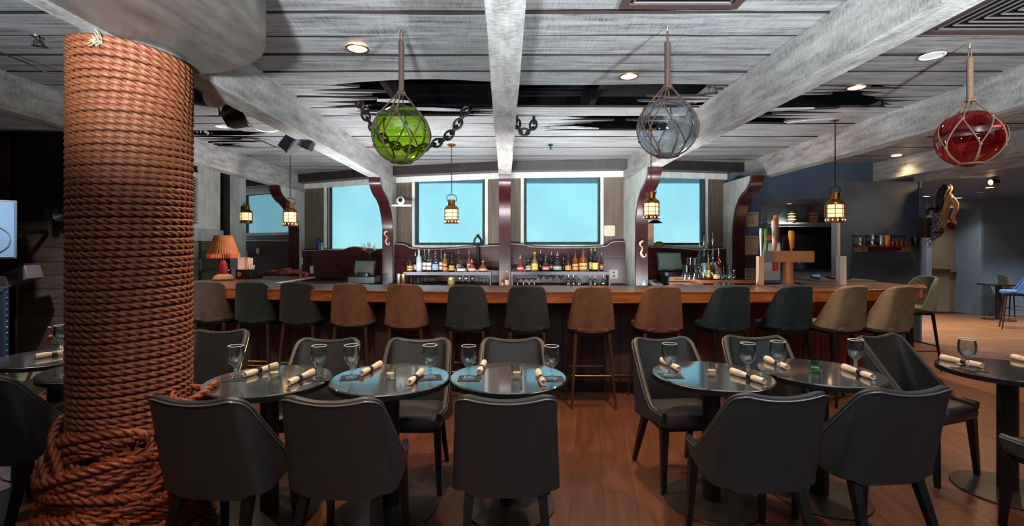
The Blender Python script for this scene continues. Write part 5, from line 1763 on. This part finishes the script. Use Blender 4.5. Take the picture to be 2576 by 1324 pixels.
# pitcher/cup near the left end: lamp, caddy
lp_ = on(562, 706, 1.06)
t = thing('table_lamp', 'red table lamp with pleated orange shade at the left end of the bar', 'lamp', (lp_.x, lp_.y, 1.062))
s = lp_.y / F
M_SHADE2 = noisy('orange_pleated_silk', [(.3, '#a85526'), (.7, '#c97a3e')], (1, 1, 1), 12, rough=.7, bump=.1)
MB().lathe([(.0001, 0), (20 * s, 0), (24 * s, 4 * s), (20 * s, 12 * s), (9 * s, 17 * s), (.0001, 17 * s)], 20).build('base', mat('cream_shell_base', '#c8a066', .4), t)
MB().lathe([(9 * s, 15 * s), (11 * s, 24 * s), (9 * s, 40 * s), (4 * s, 50 * s), (.0001, 50 * s)], 14).build('tassel', mat('crimson_silk', '#8f1420', .55), t)
MB().cyl((0, 0, 48 * s), (0, 0, 66 * s), .008, n=8).build('stem', M_BRASS, t)
sh_ = MB()
N = 72
vs, fs = [], []
for (r_, z_) in ((36, 66), (29, 84), (20, 113)):
    for k in range(N):
        q = 1 + .025 * (k % 2)
        a = 2 * pi * k / N
        vs.append((r_ * s * q * cos(a), r_ * s * q * sin(a), z_ * s))
for i in range(2):
    for k in range(N):
        fs.append((i * N + k, i * N + (k + 1) % N, (i + 1) * N + (k + 1) % N, (i + 1) * N + k))
sh_.add(vs, fs).build('lamp_shade', M_SHADE2, t, smooth=False)
fg = MB()
for k in range(60):
    a = 2 * pi * k / 60
    fg.tube([(36 * s * cos(a), 36 * s * sin(a), 68 * s), (36.6 * s * cos(a), 36.6 * s * sin(a), 56 * s)], .006, 4)
fg.build('fringe', mat('orange_fringe', '#b5562c', .7), t)
bulb('table_lamp_light', t, (0, 0, 88 * s), 2.5, WARM, .03)
cp = on(622, 702, 1.06)
t = thing('napkin_caddy', 'black bar caddy with straws and napkins beside the table lamp', 'caddy', (cp.x, cp.y, 1.062), R(-12))
MB().bx(-.13, .11, -.07, .07, 0, .13).build('box', M_BLACKPL, t, bevel=.006)
MB().bx(-.11, .0, -.05, .05, .13, .30).build('napkins', M_WHITE, t, smooth=False)
MB().bx(.01, .05, -.05, .05, .13, .29).build('napkins', mat('tan_napkin', '#c99a72', .8), t, smooth=False)
MB().lathe([(.0001, -.002), (.035, -.002), (.035, .002), (.0001, .002)], 18).xform(Matrix.Translation((-.07, -.072, .065)) @ Matrix.Rotation(R(90), 4, 'X')).build('round_logo', mat('tan_logo', '#8a6040', .5), t)
for k in range(5):
    MB().tube([(.07, -.04 + .02 * k, .13), (.08 + .01 * (k % 2), -.045 + .022 * k, .19)], .004, 6).build('straw', M_WHITE, t)
t = thing('small_cup', 'small orange glass cup left of the bar caddy', 'cup', (cp.x - .24, cp.y - .05, 1.062))
MB().lathe([(.0001, 0), (.035, 0), (.04, .13), (.036, .13), (.03, .01), (.0001, .01)], 16).build('glass', thin('amber_cup_glass', '#d07a48', .08), t)
p = on(705, 699, 1.06)
t = thing('driftwood', 'gnarled reddish driftwood piece behind the left of the bar', 'driftwood', (-3.22, 6.95, 1.082))
MB().tube(cat_rom([(-.32, 0, 0), (-.15, .02, .06), (.02, 0, .05), (.2, .03, .07), (.4, 0, .02)], 6), [.02 + .018 * abs(sin(k * .9)) for k in range(25)], 8).build('branch', M_REDBOARD, t)
MB().tube(cat_rom([(-.05, 0, .05), (.05, -.05, .10), (.18, -.04, .11)], 6), .015, 8).build('twig', M_REDBOARD, t)

# ================================================================ WALL FITTINGS
def on_seg(i, px, off=.125):
    s, Y = hit(i, px)
    P, d, n, L = seg_frame(i)
    q = P + d * s + n * off
    return q, math.atan2(d.y, d.x)
def plate(i, px, py, w, h, m, name, label, cat, off=.125, holes=2):
    q, a = on_seg(i, px, off)
    z = H + (VY - py) * q.y / F
    t = thing(name, label, cat, (q.x, q.y, z), a)
    MB().prism(rrect(w, h, min(w, h) * .12, 3), -.0, .012, lambda a_, b_, c_: (a_, -c_, b_)).build('plate', m, t)
    for k in range(holes):
        zz = (k - (holes - 1) / 2) * h * .38
        MB().prism(rrect(w * .34, h * .22, w * .08, 3, 0, zz), .012, .015, lambda a_, b_, c_: (a_, -c_, b_)).build('socket', M_BLACKPL if holes > 1 else M_WHITE, t)
    return t
plate(0, 633, 641, .10, .16, M_CREAM, 'light_switch', 'cream double switch plate left of the first post', 'switch', holes=1)
plate(0, 663, 632, .07, .11, M_CREAM, 'light_switch', 'small cream switch plate nearest the first post', 'switch', holes=1)
plate(1, 770, 657, .11, .13, M_CREAM, 'power_outlet', 'cream power outlet upper one right of the first post', 'outlet', holes=2)
plate(1, 798, 679, .08, .14, M_CREAM, 'light_switch', 'cream switch plate lower one right of the first post', 'switch', holes=1)
plate(1, 814, 695, .10, .035, M_MAHOG, 'name_plate', 'small dull plate low on the red wainscot', 'plate', holes=0)
plate(3, 1541, 690, .125, .145, M_CREAM, 'power_outlet', 'cream power outlet at the right end of the right bottle shelf', 'outlet', holes=2)
plate(3, 1533, 581, .17, .17, M_CREAM, 'wall_box', 'square cream wall box right of the third big window', 'wall box', off=.002, holes=0)
# dark bracket lamp, tan towel and hanging strap near the third post
q, a = on_seg(4, 1622, .14)
t = thing('wall_placard', 'tall tan placard hanging right of the third post', 'sign', (q.x, q.y, H + (VY - 590) * q.y / F), a)
MB().bx(-.075, .075, -.012, 0, -.16, .17).build('board', M_PAPER, t, smooth=False)
MB().lathe([(.0001, .235), (.02, .23), (.12, .17), (.11, .17), (.0001, .21)], 18, (.05, -.10, 0)).build('shade', M_BLACK, t)
t = thing('fruit_bowl', 'small green and tan bowl on the window ledge right of the third post', 'bowl', (*on_seg(4, 1650, .1)[0][:2], 1.50))
MB().lathe([(.0001, 0), (.04, 0), (.10, .06), (.095, .06), (.035, .008), (.0001, .008)], 18).build('bowl', mat('olive_glaze', '#8a7f4a', .35), t)
MB().ball((0, 0, .06), .06, 12, 8, 1, 1, .5).build('contents', mat('moss_green', '#4a5f38', .8), t)
# tins on the ledge by the left window, flower
for px, c, lab in ((812, '#27357a', 'tall blue can on the ledge of the left big window'), (819, '#6f7a72', 'grey can right of the blue can on the window ledge')):
    q, a = on_seg(1, px, .09)
    z = H + (VY - 631) * q.y / F
    h = .20 if px < 815 else .15
    o = MB().lathe([(.0001, 0), (.033, 0), (.036, .008), (.036, h - .008), (.033, h), (.0001, h)], 16).build('drink_can', mat('can_' + c.strip('#'), c, .3, .4), loc=(q.x, q.y, z))
    tag(o, lab, 'can')
# dried flower and hanging cloth left of the second post
q, a = on_seg(1, 950, .2)
z = H + (VY - 640) * q.y / F
t = thing('dried_flowers', 'bunch of pale dried flowers tied left of the second post', 'flowers', (q.x, q.y, z), a, scale=.6)
for k in range(9):
    an = R(-60 + 15 * k)
    tip = Vector((.30 * sin(an), -.03 * (k % 3), .30 * cos(an)))
    MB().tube([(0, 0, 0), tip * .5, tip], [.006, .005, .003], 5).build('stalk', M_GREENWOOD, t)
    MB().add([tip * 1.25, tip * .85 + Vector((.03, 0, 0)), tip * .55, tip * .85 - Vector((.03, 0, 0)), tip * .9 + Vector((0, -.02, 0))], [(0, 1, 4), (1, 2, 4), (2, 3, 4), (3, 0, 4), (0, 3, 2, 1)]).build('leaf', M_GREYPAINT, t, smooth=False)
MB().bx(-.05, .05, -.02, .01, -.42, -.02).build('hanging_cloth', M_REDBOARD, t, smooth=False)
# security camera on the second post
p = at(1004, 508, 8.0)
t = thing('security_camera', 'white round camera on a small white bracket beside the second post', 'camera', (p.x, p.y, p.z))
MB().ball((.03, -.02, .02), .07, 18, 10).build('dome', M_WHITE, t)
MB().lathe([(.0001, 0), (.035, 0), (.035, .01), (.0001, .012)], 16).xform(Matrix.Translation((.04, -.085, .02)) @ Matrix.Rotation(R(90), 4, 'X')).build('lens', M_BLACKPL, t)
MB().bx(-.12, .20, .0, .05, -.075, -.045).build('bracket', M_WHITE, t, smooth=False)
# pale seahorse hooks on the posts
for (x, yf, px, py, lab) in ((-1.94, 8.00, 978, 600, 'pale curled hook ornament on the second post'), (1.94, 6.86, 1594, 628, 'pale curled hook ornament on the fourth post')):
    z = H + (VY - py) * yf / F
    t = thing('wall_hook', lab, 'hook', (x, yf, z))
    MB().tube(cat_rom([(.01, -.02, .12), (-.03, -.03, .10), (-.035, -.03, .06), (.0, -.02, .02), (-.02, -.02, -.05), (.01, -.03, -.10), (.045, -.04, -.09), (.04, -.04, -.06)], 6), [.012 + .006 * sin(k * .3) for k in range(43)], 8).build('figure', mat('bone_white', '#b9a08c', .5), t)
    MB().bx(-.02, .02, -.006, .0, -.04, .05).build('back_plate', M_BRASS, t, smooth=False)
# anchor silhouette with strap hanging in front of the second window, and coat strap
q, a = on_seg(2, 1209, .14)
z = H + (VY - 612) * q.y / F
t = thing('iron_ornament', 'black iron fish ornament standing before the second window corner', 'ornament', (q.x, q.y, z), a)
MB().tube(cat_rom([(-.05, 0, -.02), (-.055, 0, .05), (-.02, 0, .10), (0, 0, .13)], 5), .018, 8).tube(cat_rom([(.05, 0, -.02), (.055, 0, .05), (.02, 0, .10), (0, 0, .13)], 5), .02, 8).build('body', M_BLACK, t)
MB().add([(-.05, 0, .19), (0, .01, .12), (.055, 0, .20), (.02, 0, .15), (0, -.01, .14), (-.02, 0, .15)], [(0, 5, 4, 1), (1, 4, 3, 2), (0, 1, 5), (3, 1, 2), (4, 5, 1), (4, 1, 3)]).build('tail', M_BLACK, t, smooth=False)
MB().tube([(0, -.01, -.02), (.01, -.02, -.2), (.02, -.03, -.42)], .024, 8).build('strap', M_BLACK, t)
# framed notices on the dark panel next to the last post
NT = [(1893, 552, .19, .23, M_PAPER, 'tan printed notice pinned highest on the dark panel'), (1891, 617, .21, .30, M_PAPER, 'tan folded menu pinned in the middle of the dark panel'), (1890, 658, .20, .18, mat('dark_olive_paper', '#2e2a26', .7), 'dark pocket pinned under the folded menu'), (1890, 690, .21, .17, M_PAPER, 'tan card pinned lowest on the dark panel')]
for (px, py, w, h, m, lab) in NT:
    Y = YP - .012
    t = thing('pinned_notice', lab, 'notice', ((px - VX) * Y / F, Y, H + (VY - py) * Y / F), group='notices pinned by the pass-through')
    MB().bx(-w / 2, w / 2, 0, .006, -h / 2, h / 2).build('paper', m, t, smooth=False)
    if m is M_PAPER:
        for k in range(7):
            zz = h * (.36 - k * .11)
            ww = w * (.36 if k == 0 else random.uniform(.22, .40))
            MB().bx(-w * .4, -w * .4 + 2 * ww, -.0012, -.0002, zz - (.008 if k == 0 else .004), zz + (.008 if k == 0 else .004)).build('text_line', M_INK, t, smooth=False)
# pass-through bead curtain (uncountable strands)
cur = MB()
rg = random.Random(9)
for k in range(46):
    u = k / 45
    a = at(1916 + 76 * u, 503, YP - .03)
    b = at(1918 + 6 * rg.random(), 596 + 5 * rg.random(), YP - .05)
    m_ = (a + b) / 2 + Vector((-.10 * u, 0, -.06 * u))
    cur.tube([a, (a + m_) / 2 + Vector((0, 0, -.01)), m_, b], .0022, 4)
for k in range(14):
    u = k / 13
    a = at(2052 + 58 * u, 500, YP - .03)
    b = at(2106, 560 + 3 * rg.random(), YP - .05)
    cur.tube([a, (a + b) / 2 + Vector((.04 * (1 - u), 0, -.03)), b], .0022, 4)
o = cur.build('string_curtain', mat('grey_string', '#4a4a48', .8))
tag(o, 'dark string curtain gathered at both sides of the pass-through', 'curtain', kind='stuff')
# television, ledge and carved mugs on the far wall
YT = 12.24
x0, x1 = (1966 - VX) * YT / F, (2118 - VX) * YT / F
z0, z1 = H + (VY - 684) * YT / F, H + (VY - 568) * YT / F
t = thing('television', 'large black television on the far wall through the pass-through', 'television', ((x0 + x1) / 2, YT, z0))
MB().bx(-(x1 - x0) / 2, (x1 - x0) / 2, -.04, .05, 0, z1 - z0).build('housing', M_BLACKPL, t, bevel=.01)
MB().bx(-(x1 - x0) / 2 + .02, (x1 - x0) / 2 - .02, -.046, -.041, .07, z1 - z0 - .02).build('screen', mat('dark_glossy_screen', '#0a0a0e', .08, spec=.8), t, smooth=False)
zl = H + (VY - 560) * 12.2 / F
t = thing('wall_ledge', 'narrow blue ledge above the television', 'shelf', ((x0 + x1) / 2, 12.2, zl - .05))
MB().bx(-1.2, 1.0, -.12, .1, 0, .05).build('board', M_BLUEWALL, t, smooth=False)
MB().bx(-1.2, 1.0, -.10, .1, -.06, -.001).build('cleat', M_BLUEWALL, t, smooth=False)
for px, c, lab in ((1992, '#3c4038', 'dark carved mug standing left above the television'), (2046, '#9a5a3c', 'reddish carved mug standing right above the television')):
    t = thing('carved_mug', lab, 'mug', ((px - VX) * 12.15 / F, 12.15, zl))
    MB().lathe([(.0001, 0), (.085, 0), (.095, .03), (.09, .14), (.098, .26), (.092, .28), (.07, .28), (.07, .05), (.0001, .05)], 16).build('body', mat('mug_' + c.strip('#'), c, .5), t)
    for (za, rr) in ((.06, .098), (.14, .096), (.21, .1)):
        MB().tube([(rr * cos(2 * pi * k / 16), rr * sin(2 * pi * k / 16), za) for k in range(16)], .008, 6, closed=True).build('carved_ring', M_CREAM, t)
# shaker shelf on the slate partition
YH = YP - .10
zsb = H + (VY - 622) * YH / F
xa, xb = (2157 - VX) * YH / F, (2287 - VX) * YH / F
t = thing('wall_shelf', 'small brick-red wall shelf with iron rods on the slate partition', 'shelf', ((xa + xb) / 2, YH, zsb))
w = (xb - xa) / 2
MB().bx(-w, w, -.09, .10, 0, .018).build('board', M_REDBOARD, t, smooth=False)
MB().bx(-w + .02, w - .02, -.02, .0, -.06, -.002).build('brick_rail', M_REDBOARD, t, smooth=False)
for s in (-1, 1):
    MB().bx(s * (w - .07) - .06, s * (w - .07) + .06, -.05, .09, -.075, -.002).build('bracket', mat('tan_block', '#8f7a4a', .6), t, smooth=False)
for x in (-w, -w * .5, w * .05, w * .5, w):
    MB().cyl((x, .09, .018), (x, .09, .20), .006, n=6).build('rod', M_BLACK, t)
MB().cyl((-w, .09, .18), (w, .09, .18), .005, n=6).build('rod', M_BLACK, t)
def tin(px, h, r, m, lab, z=zsb + .018, Y=YH, name='shaker_tin'):
    t = thing(name, lab, 'shaker', ((px - VX) * Y / F, Y, z), group='metal tins on the wall shelf')
    MB().lathe([(.0001, 0), (r * .78, 0), (r * .8, .004), (r, h - .004), (r * .97, h), (r * .75, .012), (.0001, .010)], 18).build('cup', m, t)
    MB().tube([(r * .985 * cos(2 * pi * k / 18), r * .985 * sin(2 * pi * k / 18), h) for k in range(18)], .004, 5, closed=True).build('rolled_rim', m, t)
tin(2165, .135, .048, M_CHROME, 'steel shaker tin at the left end of the wall shelf')
tin(2196, .185, .048, M_CHROME, 'tallest steel shaker tin on the wall shelf')
tin(2217, .165, .042, M_STEEL, 'steel tin in the middle of the wall shelf, left of its pair')
tin(2231, .168, .042, M_COPPER, 'steel and copper tin in the middle of the wall shelf')
for k, px in enumerate((2246, 2257, 2268)):
    tin(px, .075, .032, mat('copper_mug', '#9a5530', .3, .8), '%s low copper cup on the wall shelf' % ('left', 'middle', 'right')[k])
tin(2279, .08, .028, mat('dark_red_cup', '#6b2a24', .5), 'small dark red cup at the right end of the wall shelf')
t = thing('cup_holder', 'black wall cup holding a wooden stick right of the shelf', 'holder', ((2296 - VX) * YP / F, YP - .06, zsb + .02))
MB().lathe([(.0001, 0), (.035, 0), (.045, .14), (.042, .14), (.033, .008), (.0001, .008)], 16).build('cup', M_BLACKPL, t)
MB().bx(-.02, .02, .045, .06, .03, .12).build('clip', M_BLACK, t, smooth=False)
MB().tube([(.07, 0, .005), (.09, 0, .15)], .008, 6).build('stick', M_PAPER, t)

# ================================================================ FIGUREHEAD
fx, fz = (2328 - VX) * 7.62 / F, 0
YF = 7.60
def fp(px, py, dy=0.0):
    return at(px, py, YF) + Vector((0, dy, 0))
org = fp(2322, 560)
t = thing('ship_figurehead', 'carved and painted wooden ship figurehead leaning out from the partition edge', 'figurehead', org)
L_ = lambda px, py, dy=0.0: fp(px, py, dy) - org
M_SKIN = noisy('painted_carved_wood', [(.3, '#a87f4e'), (.7, '#c29a64')], (1, 1, 1), 14, rough=.5, bump=.15)
body = [(2362, 575, 10, 12), (2364, 562, 13, 16), (2366, 548, 13, 17), (2369, 535, 11, 14), (2373, 522, 11, 14), (2377, 510, 12, 17), (2381, 499, 12, 18), (2383, 491, 8, 13), (2385, 486, 4.5, 5), (2386, 482, 5, 6), (2387, 478, 7, 7.5), (2387, 472, 7.5, 8), (2386, 467, 6.5, 7), (2385, 463, 3, 3)]
sc_ = YF / F
vs, fs = [], []
n = 16
for (px, py, rx, ry) in body:
    c = L_(px, py)
    for k in range(n):
        a = 2 * pi * k / n
        vs.append((c.x + rx * sc_ * cos(a), ry * sc_ * sin(a), c.z))
for i in range(len(body) - 1):
    for k in range(n):
        fs.append((i * n + k, i * n + (k + 1) % n, (i + 1) * n + (k + 1) % n, (i + 1) * n + k))
fs += [tuple(range(n - 1, -1, -1)), tuple(range((len(body) - 1) * n, len(body) * n))]
bd = MB().add(vs, fs)
for s in (-1, 1):    # arms reaching down to the scroll, chest and nose merge into the same carving
    bd.tube([L_(2380, 500, s * .10), L_(2386, 515, s * .13), L_(2386, 532, s * .12), L_(2384, 548, s * .08), L_(2394, 560, s * .05), L_(2400, 564, s * .03)], [.038, .034, .030, .026, .022, .012], 10)
    bd.ball(L_(2389, 510, s * .045), .042, 12, 8)
bd.ball(L_(2395, 476), .010, 8, 6)
bd.build('carved_figure', M_SKIN, t)
hr = MB().ball(L_(2378, 474), .055, 14, 10, 1.15, 1.0, 1.15).ball(L_(2371, 482), .042, 12, 8)
for s in (-.04, 0, .04):
    hr.tube([L_(2375, 474, s), L_(2366, 492, s), L_(2363, 512, s), L_(2361, 535, s)], [.035, .03, .024, .012], 8)
hr.build('carved_hair', mat('dark_carved_hair', '#1b1412', .5), t)
M_SCROLL = mat('red_brown_scroll', '#5a2320', .4)
cen = L_(2394, 572)
MB().tube([cen + Vector((cos(a) * .045 * (1 - a / 12), 0, sin(a) * .045 * (1 - a / 12))) for a in [k * .35 for k in range(26)]], .022, 8).tube([L_(2340, 585), L_(2362, 575), L_(2385, 562), L_(2400, 566)], [.07, .055, .04, .028], 10).tube([L_(2345, 598), L_(2362, 590), L_(2372, 582)], [.05, .04, .02], 10).build('scroll', M_SCROLL, t)
MB().bx(L_(2320, 0).x, L_(2352, 0).x, -.06, .06, L_(0, 598).z, L_(0, 548).z).build('mount_block', mat('gilded_dark_wood', '#3a2c1a', .5), t, bevel=.01)
MB().tube([L_(2352, 540, -.05), L_(2352, 570, -.06), L_(2351, 585, -.05)], .012, 8).build('gilt_band', M_BRASS, t)
gar = MB()
rg = random.Random(2)
for k in range(260):
    u = rg.random()
    c = L_(2336 + 8 * sin(u * 5) - 4 * u, 545 + 76 * u, -.09) + Vector((rg.gauss(0, .035), rg.gauss(0, .03), rg.gauss(0, .012)))
    d = Vector((rg.uniform(-1, 1), rg.uniform(-1, .3), rg.uniform(-1, 1))).normalized() * .03
    e = d.cross(Vector((rg.uniform(-1, 1), rg.uniform(-1, 1), rg.uniform(-1, 1)))).normalized() * .007
    gar.add([c - d, c + e, c + d, c - e], [(0, 1, 2, 3)])
o = gar.build('tinsel_garland', mat('blue_silver_tinsel', '#7f95bd', .25, .5), t, smooth=False)
o['kind'] = 'stuff'
wr_ = MB()
for k in range(9):
    a = R(200 - 24 * k)
    wr_.ball(L_(2340, 540) + Vector((.07 * cos(a) , -.03, .06 * sin(a) + .03)), .022, 8, 6)
wr_.build('dark_wreath', mat('dark_wreath_leaf', '#17140f', .6), t)

# ================================================================ BACK ROOM FURNITURE
tb = copy_tree(table0)
tb.location = ((2512 - VX) * 10.0 / F, 10.0, 0)
tb['label'], tb['group'] = 'small dark pedestal table against the blue back room wall', 'round pedestal dining tables'
bs = make_stool(M_VBLUE, M_WALNUT)
bs.location = ((2556 - VX) * 8.85 / F, 8.85, 0)
bs.rotation_euler = (0, 0, R(50))
bs.scale = (.92,) * 3
bs['label'], bs['group'] = 'bright blue upholstered stool at the right edge in the back room', 'blue stools in the back room'
for (px, Y, rz, lab) in ((2516, 10.25, R(-100), 'grey stool tucked behind the back room table'),):
    g_ = copy_tree(protos['grey'][0])
    g_.location = ((px - VX) * Y / F + .25, Y, 0)
    g_.rotation_euler = (0, 0, rz)
    g_.scale = (.8,) * 3
    g_['label'] = lab
    g_['group'] = 'blue stools in the back room'
for (px, Y, lab) in ((2036, 10.9, 'blue stool back seen low through the pass-through, left one'), (2094, 11.3, 'blue stool back seen low through the pass-through, right one')):
    g_ = copy_tree(bs)
    g_.location = ((px - VX) * Y / F, Y, 0)
    g_.rotation_euler = (0, 0, R(20))
    g_.scale = (.78,) * 3
    g_['label'], g_['group'] = lab, 'blue stools in the back room'

# ================================================================ STAGE CORNER AT FAR LEFT
st = struct(MB().bx(-7.3, -4.8, 3.6, 5.6, 0, .15).build('floor_stage', M_VOID, smooth=False), 'low wooden stage platform at far left', 'stage')
y = 3.62
while y < 5.58:
    MB().bx(-7.28, -4.78, y, y + .175, .15, .172).build('plank', M_GREENWOOD, st, smooth=False)
    y += .18
MB().bx(-4.80, -4.782, 3.6, 5.6, .0, .149).build('riser', M_GREENWOOD, st, smooth=False)
YQ = 5.0
x_r = (38 - VX) * YQ / F
ztop, zbt = H + (VY - 505) * YQ / F, H + (VY - 652) * YQ / F
t = thing('loudspeaker', 'pale blue-grey loudspeaker cabinet cut off at the left edge', 'speaker', (-5.27, 4.97, zbt), R(46))
hh = ztop - zbt
MB().bx(-.19, .19, -.16, .18, 0, hh).build('cabinet', mat('slate_speaker_paint', '#4d5a66', .4), t, bevel=.01)
MB().bx(-.17, .17, -.172, -.161, .02, hh - .02).build('grille', mat('blue_grey_grille', '#5f7a92', .4, .1), t, smooth=False)
MB().tube([(.14 * cos(2 * pi * k / 28), -.175, .20 + .14 * sin(2 * pi * k / 28)) for k in range(28)], .006, 6, closed=True).build('woofer_ring', M_STEEL, t)
MB().bx(-.06, .06, -.178, -.173, .045, .07).build('name_plate', M_WHITE, t, smooth=False)
MB().tube([(0, .1, hh * .5), (.43, .42, hh * .5)], .025, 8).build('wall_arm', M_BLACK, t)
p = at(40, 695, 5.2)
t = thing('control_box', 'tilted grey lighting control box on a stand at the left edge', 'control box', (p.x, p.y, p.z), R(0))
MK = Matrix.Rotation(R(-18), 4, 'Y')
MB().mbx(MK @ Matrix.Translation((.0, .06, .0)), .30, .18, .15).build('case', mat('mauve_grey_metal', '#5d5054', .45, .3), t, bevel=.006)
MB().mbx(MK @ Matrix.Translation((-.15, -.03, -.02)), .16, .05, .14).build('side_plate', M_CREAM, t, bevel=.004)
MB().mbx(MK @ Matrix.Translation((.02, .06, .085)), .26, .16, .02).build('lid', M_BLACKPL, t, smooth=False)
MB().tube([(-.12, -.06, .02), (.0, -.06, .0), (.07, -.05, .01)], .009, 6).build('lever', M_BLACK, t)
MB().mbx(MK @ Matrix.Translation((.07, -.05, .0)), .05, .04, .035).build('knob', M_BLACKPL, t, bevel=.006)
MB().cyl((-.05, .05, -.09), (-.05, .05, -(p.z - .172)), .018, n=10).build('stand', M_BLACK, t)
MB().lathe([(.0001, 0), (.16, 0), (.15, .02), (.0001, .03)], 20, (-.05, .05, -(p.z - .172))).build('stand_base', M_BLACK, t)
p = at(-60, 800, 4.3)
t = thing('road_case', 'dark blue road case with riveted edges at the left border', 'case', (-5.16, 4.62, .172), R(44))
hc = H + (VY - 728) * 4.6 / F - .172
MB().bx(-.3, .3, -.15, .3, 0, hc).build('panel', mat('midnight_blue_laminate', '#1a2438', .35), t, smooth=False)
MB().bx(.272, .306, -.156, -.12, 0, hc).bx(-.306, -.272, -.156, -.12, 0, hc).bx(-.306, .306, -.156, -.12, hc - .03, hc + .006).build('edge', mat('blue_steel_edge', '#3d5472', .3, .6), t, smooth=False)
for k in range(16):
    MB().ball((.296, -.158, .04 + k * (hc - .08) / 15), .007, 8, 5).build('rivet', M_STEEL, t)
a_, b_2 = at(18, 842, 3.75), at(48, 965, 4.2)
o = thing('music_stand', 'slanting bare metal stand rod behind the far left table', 'stand', (b_2.x, b_2.y, .172))
q0 = Vector((b_2.x, b_2.y, .172))
MB().tube([a_ + Vector((0, .35, 0)) - q0, Vector((0, 0, 0))], .013, 8).build('rod', mat('pale_pink_metal', '#7d6660', .35, .5), o)
MB().tube([(-.14, 0, .008), (.14, 0, .008)], .010, 6).build('foot', M_BLACK, o)
p = at(150, 540, 5.45)
t = thing('wall_stage_lamp', 'black stage lamp with barn doors on the dark stage wall', 'stage light', (p.x, 5.58, p.z))
MB().lathe([(.0001, 0), (.06, 0), (.085, .14), (.075, .14), (.0001, .06)], 18).xform(Matrix.Rotation(R(90), 4, 'X')).build('can', M_BLACK, t)
for s in (-1, 1):
    MB().bx(s * .10 - .035, s * .10 + .035, -.17, -.16, -.08, .08).build('barn_door', M_BLACK, t, smooth=False)
MB().tube([(0, 0, .12), (0, -.06, .10), (0, -.08, .05)], .01, 6).build('yoke', M_BLACK, t)
p = at(120, 868, 4.95)
t = thing('candle_stand', 'thin twisted candle stand behind the far left table', 'candle stand', (p.x, p.y, .172))
MB().tube(cat_rom([(0, 0, 0), (.01, 0, .15), (.0, 0, .3), (.03, 0, H + (VY - 850) * 4.95 / F - .172)], 8), .009, 6).build('stem', mat('rust_metal', '#5f3a2c', .5, .4), t)
MB().ball((.03, 0, H + (VY - 848) * 4.95 / F - .172), .025, 10, 8).build('cup', mat('rust_metal', '#5f3a2c'), t)
MB().lathe([(.0001, 0), (.07, 0), (.06, .012), (.0001, .015)], 16).build('base', mat('rust_metal', '#5f3a2c'), t)

# ================================================================ UNSEEN FILL UPLIGHTS ADDED BEHIND THE VIEWER
def fill_uplight(x, y, energy, lab, tilt=0.0, color=(.84, .94, 1.0)):
    t = thing('fill_uplight_lamp', lab, 'fill light', (x, y, 0), group='added uplighters behind the viewer')
    MB().lathe([(.0001, 0), (.16, 0), (.15, .02), (.0001, .03)], 24).build('base', M_BLACK, t)
    MB().cyl((0, 0, .02), (0, 0, 1.26), .014, n=12).build('pole', M_BLACK, t)
    MB().lathe([(.02, 1.25), (.09, 1.29), (.15, 1.35), (.145, 1.35), (.085, 1.30), (.0001, 1.27)], 24).build('bowl', M_BLACK, t)
    spot('fill_uplight_beam', t, (0, 0, 1.37), energy, color, 116, .35, .10, (R(180) + tilt, 0, 0))
fill_uplight(-.4, -.9, FILL_UP, 'black torchiere added unseen behind the viewer as ceiling fill, left one', R(-30))
fill_uplight(1.9, -.9, FILL_UP, 'black torchiere added unseen behind the viewer as ceiling fill, right one', R(-30))

# unseen LED strips added inside the bar edge to brighten ceiling and back bar
for (x, y, l, rz, lab) in ((-1.9, 5.92, 1.2, R(-10), 'left'), (-.4, 5.66, 1.6, 0, 'middle'), (1.6, 5.66, 1.6, 0, 'right')):
    t = thing('bar_fill_light', 'hidden LED fill strip added under the inner bar edge, %s one' % lab, 'work light', (x, y, .90), rz, group='added fill lights behind the bar')
    MB().bx(-l / 2, l / 2, -.03, .03, -.03, 0).build('housing', M_STEEL, t, smooth=False)
    MB().bx(-l / 2 + .02, l / 2 - .02, -.02, .02, .0005, .004).build('diffuser', mat('led_diffuser', '#ffffff', .5, emit='#fff4e6', estr=1.0), t, smooth=False)
    ld = bpy.data.lights.new('bar_fill_beam', 'AREA')
    ld.shape, ld.size, ld.size_y, ld.energy, ld.color = 'RECTANGLE', l, .05, FILL_BAR, (.97, .97, 1.0)
    lo = bpy.data.objects.new('bar_fill_beam', ld)
    COL.objects.link(lo)
    lo.parent = t
    lo.location = (0, 0, .01)
    lo.rotation_euler = (R(180 - 12), 0, 0)

# magenta LED tape glinting inside the ceiling gap
for (pa, pb, Y, lab) in (((845, 283), (935, 277), 4.72, 'magenta LED tape glinting left of the green float in the ceiling gap'), ((1302, 314), (1352, 312), 5.05, 'magenta LED tape glinting right of the centre beam'), ((1408, 315), (1452, 313), 5.28, 'magenta LED tape glinting deep in the right ceiling gap')):
    a, b = at(*pa, Y), at(*pb, Y)
    a.z = b.z = ZC + .05
    t = thing('led_tape', lab, 'led strip', a)
    MB().bx(0, (b - a).x, -.008, .008, -.001, .006).build('tape', M_BLACKPL, t, smooth=False)
    n = int((b - a).x / .035)
    me = MB().bx(-.008, .008, -.008, .008, -.006, -.001).mesh('diode', mat('magenta_diode', '#c030a0', .4, emit='#d020b0', estr=2.0), False)
    for k in range(n):
        linked('diode', me, t, (.02 + k * .035, 0, 0))
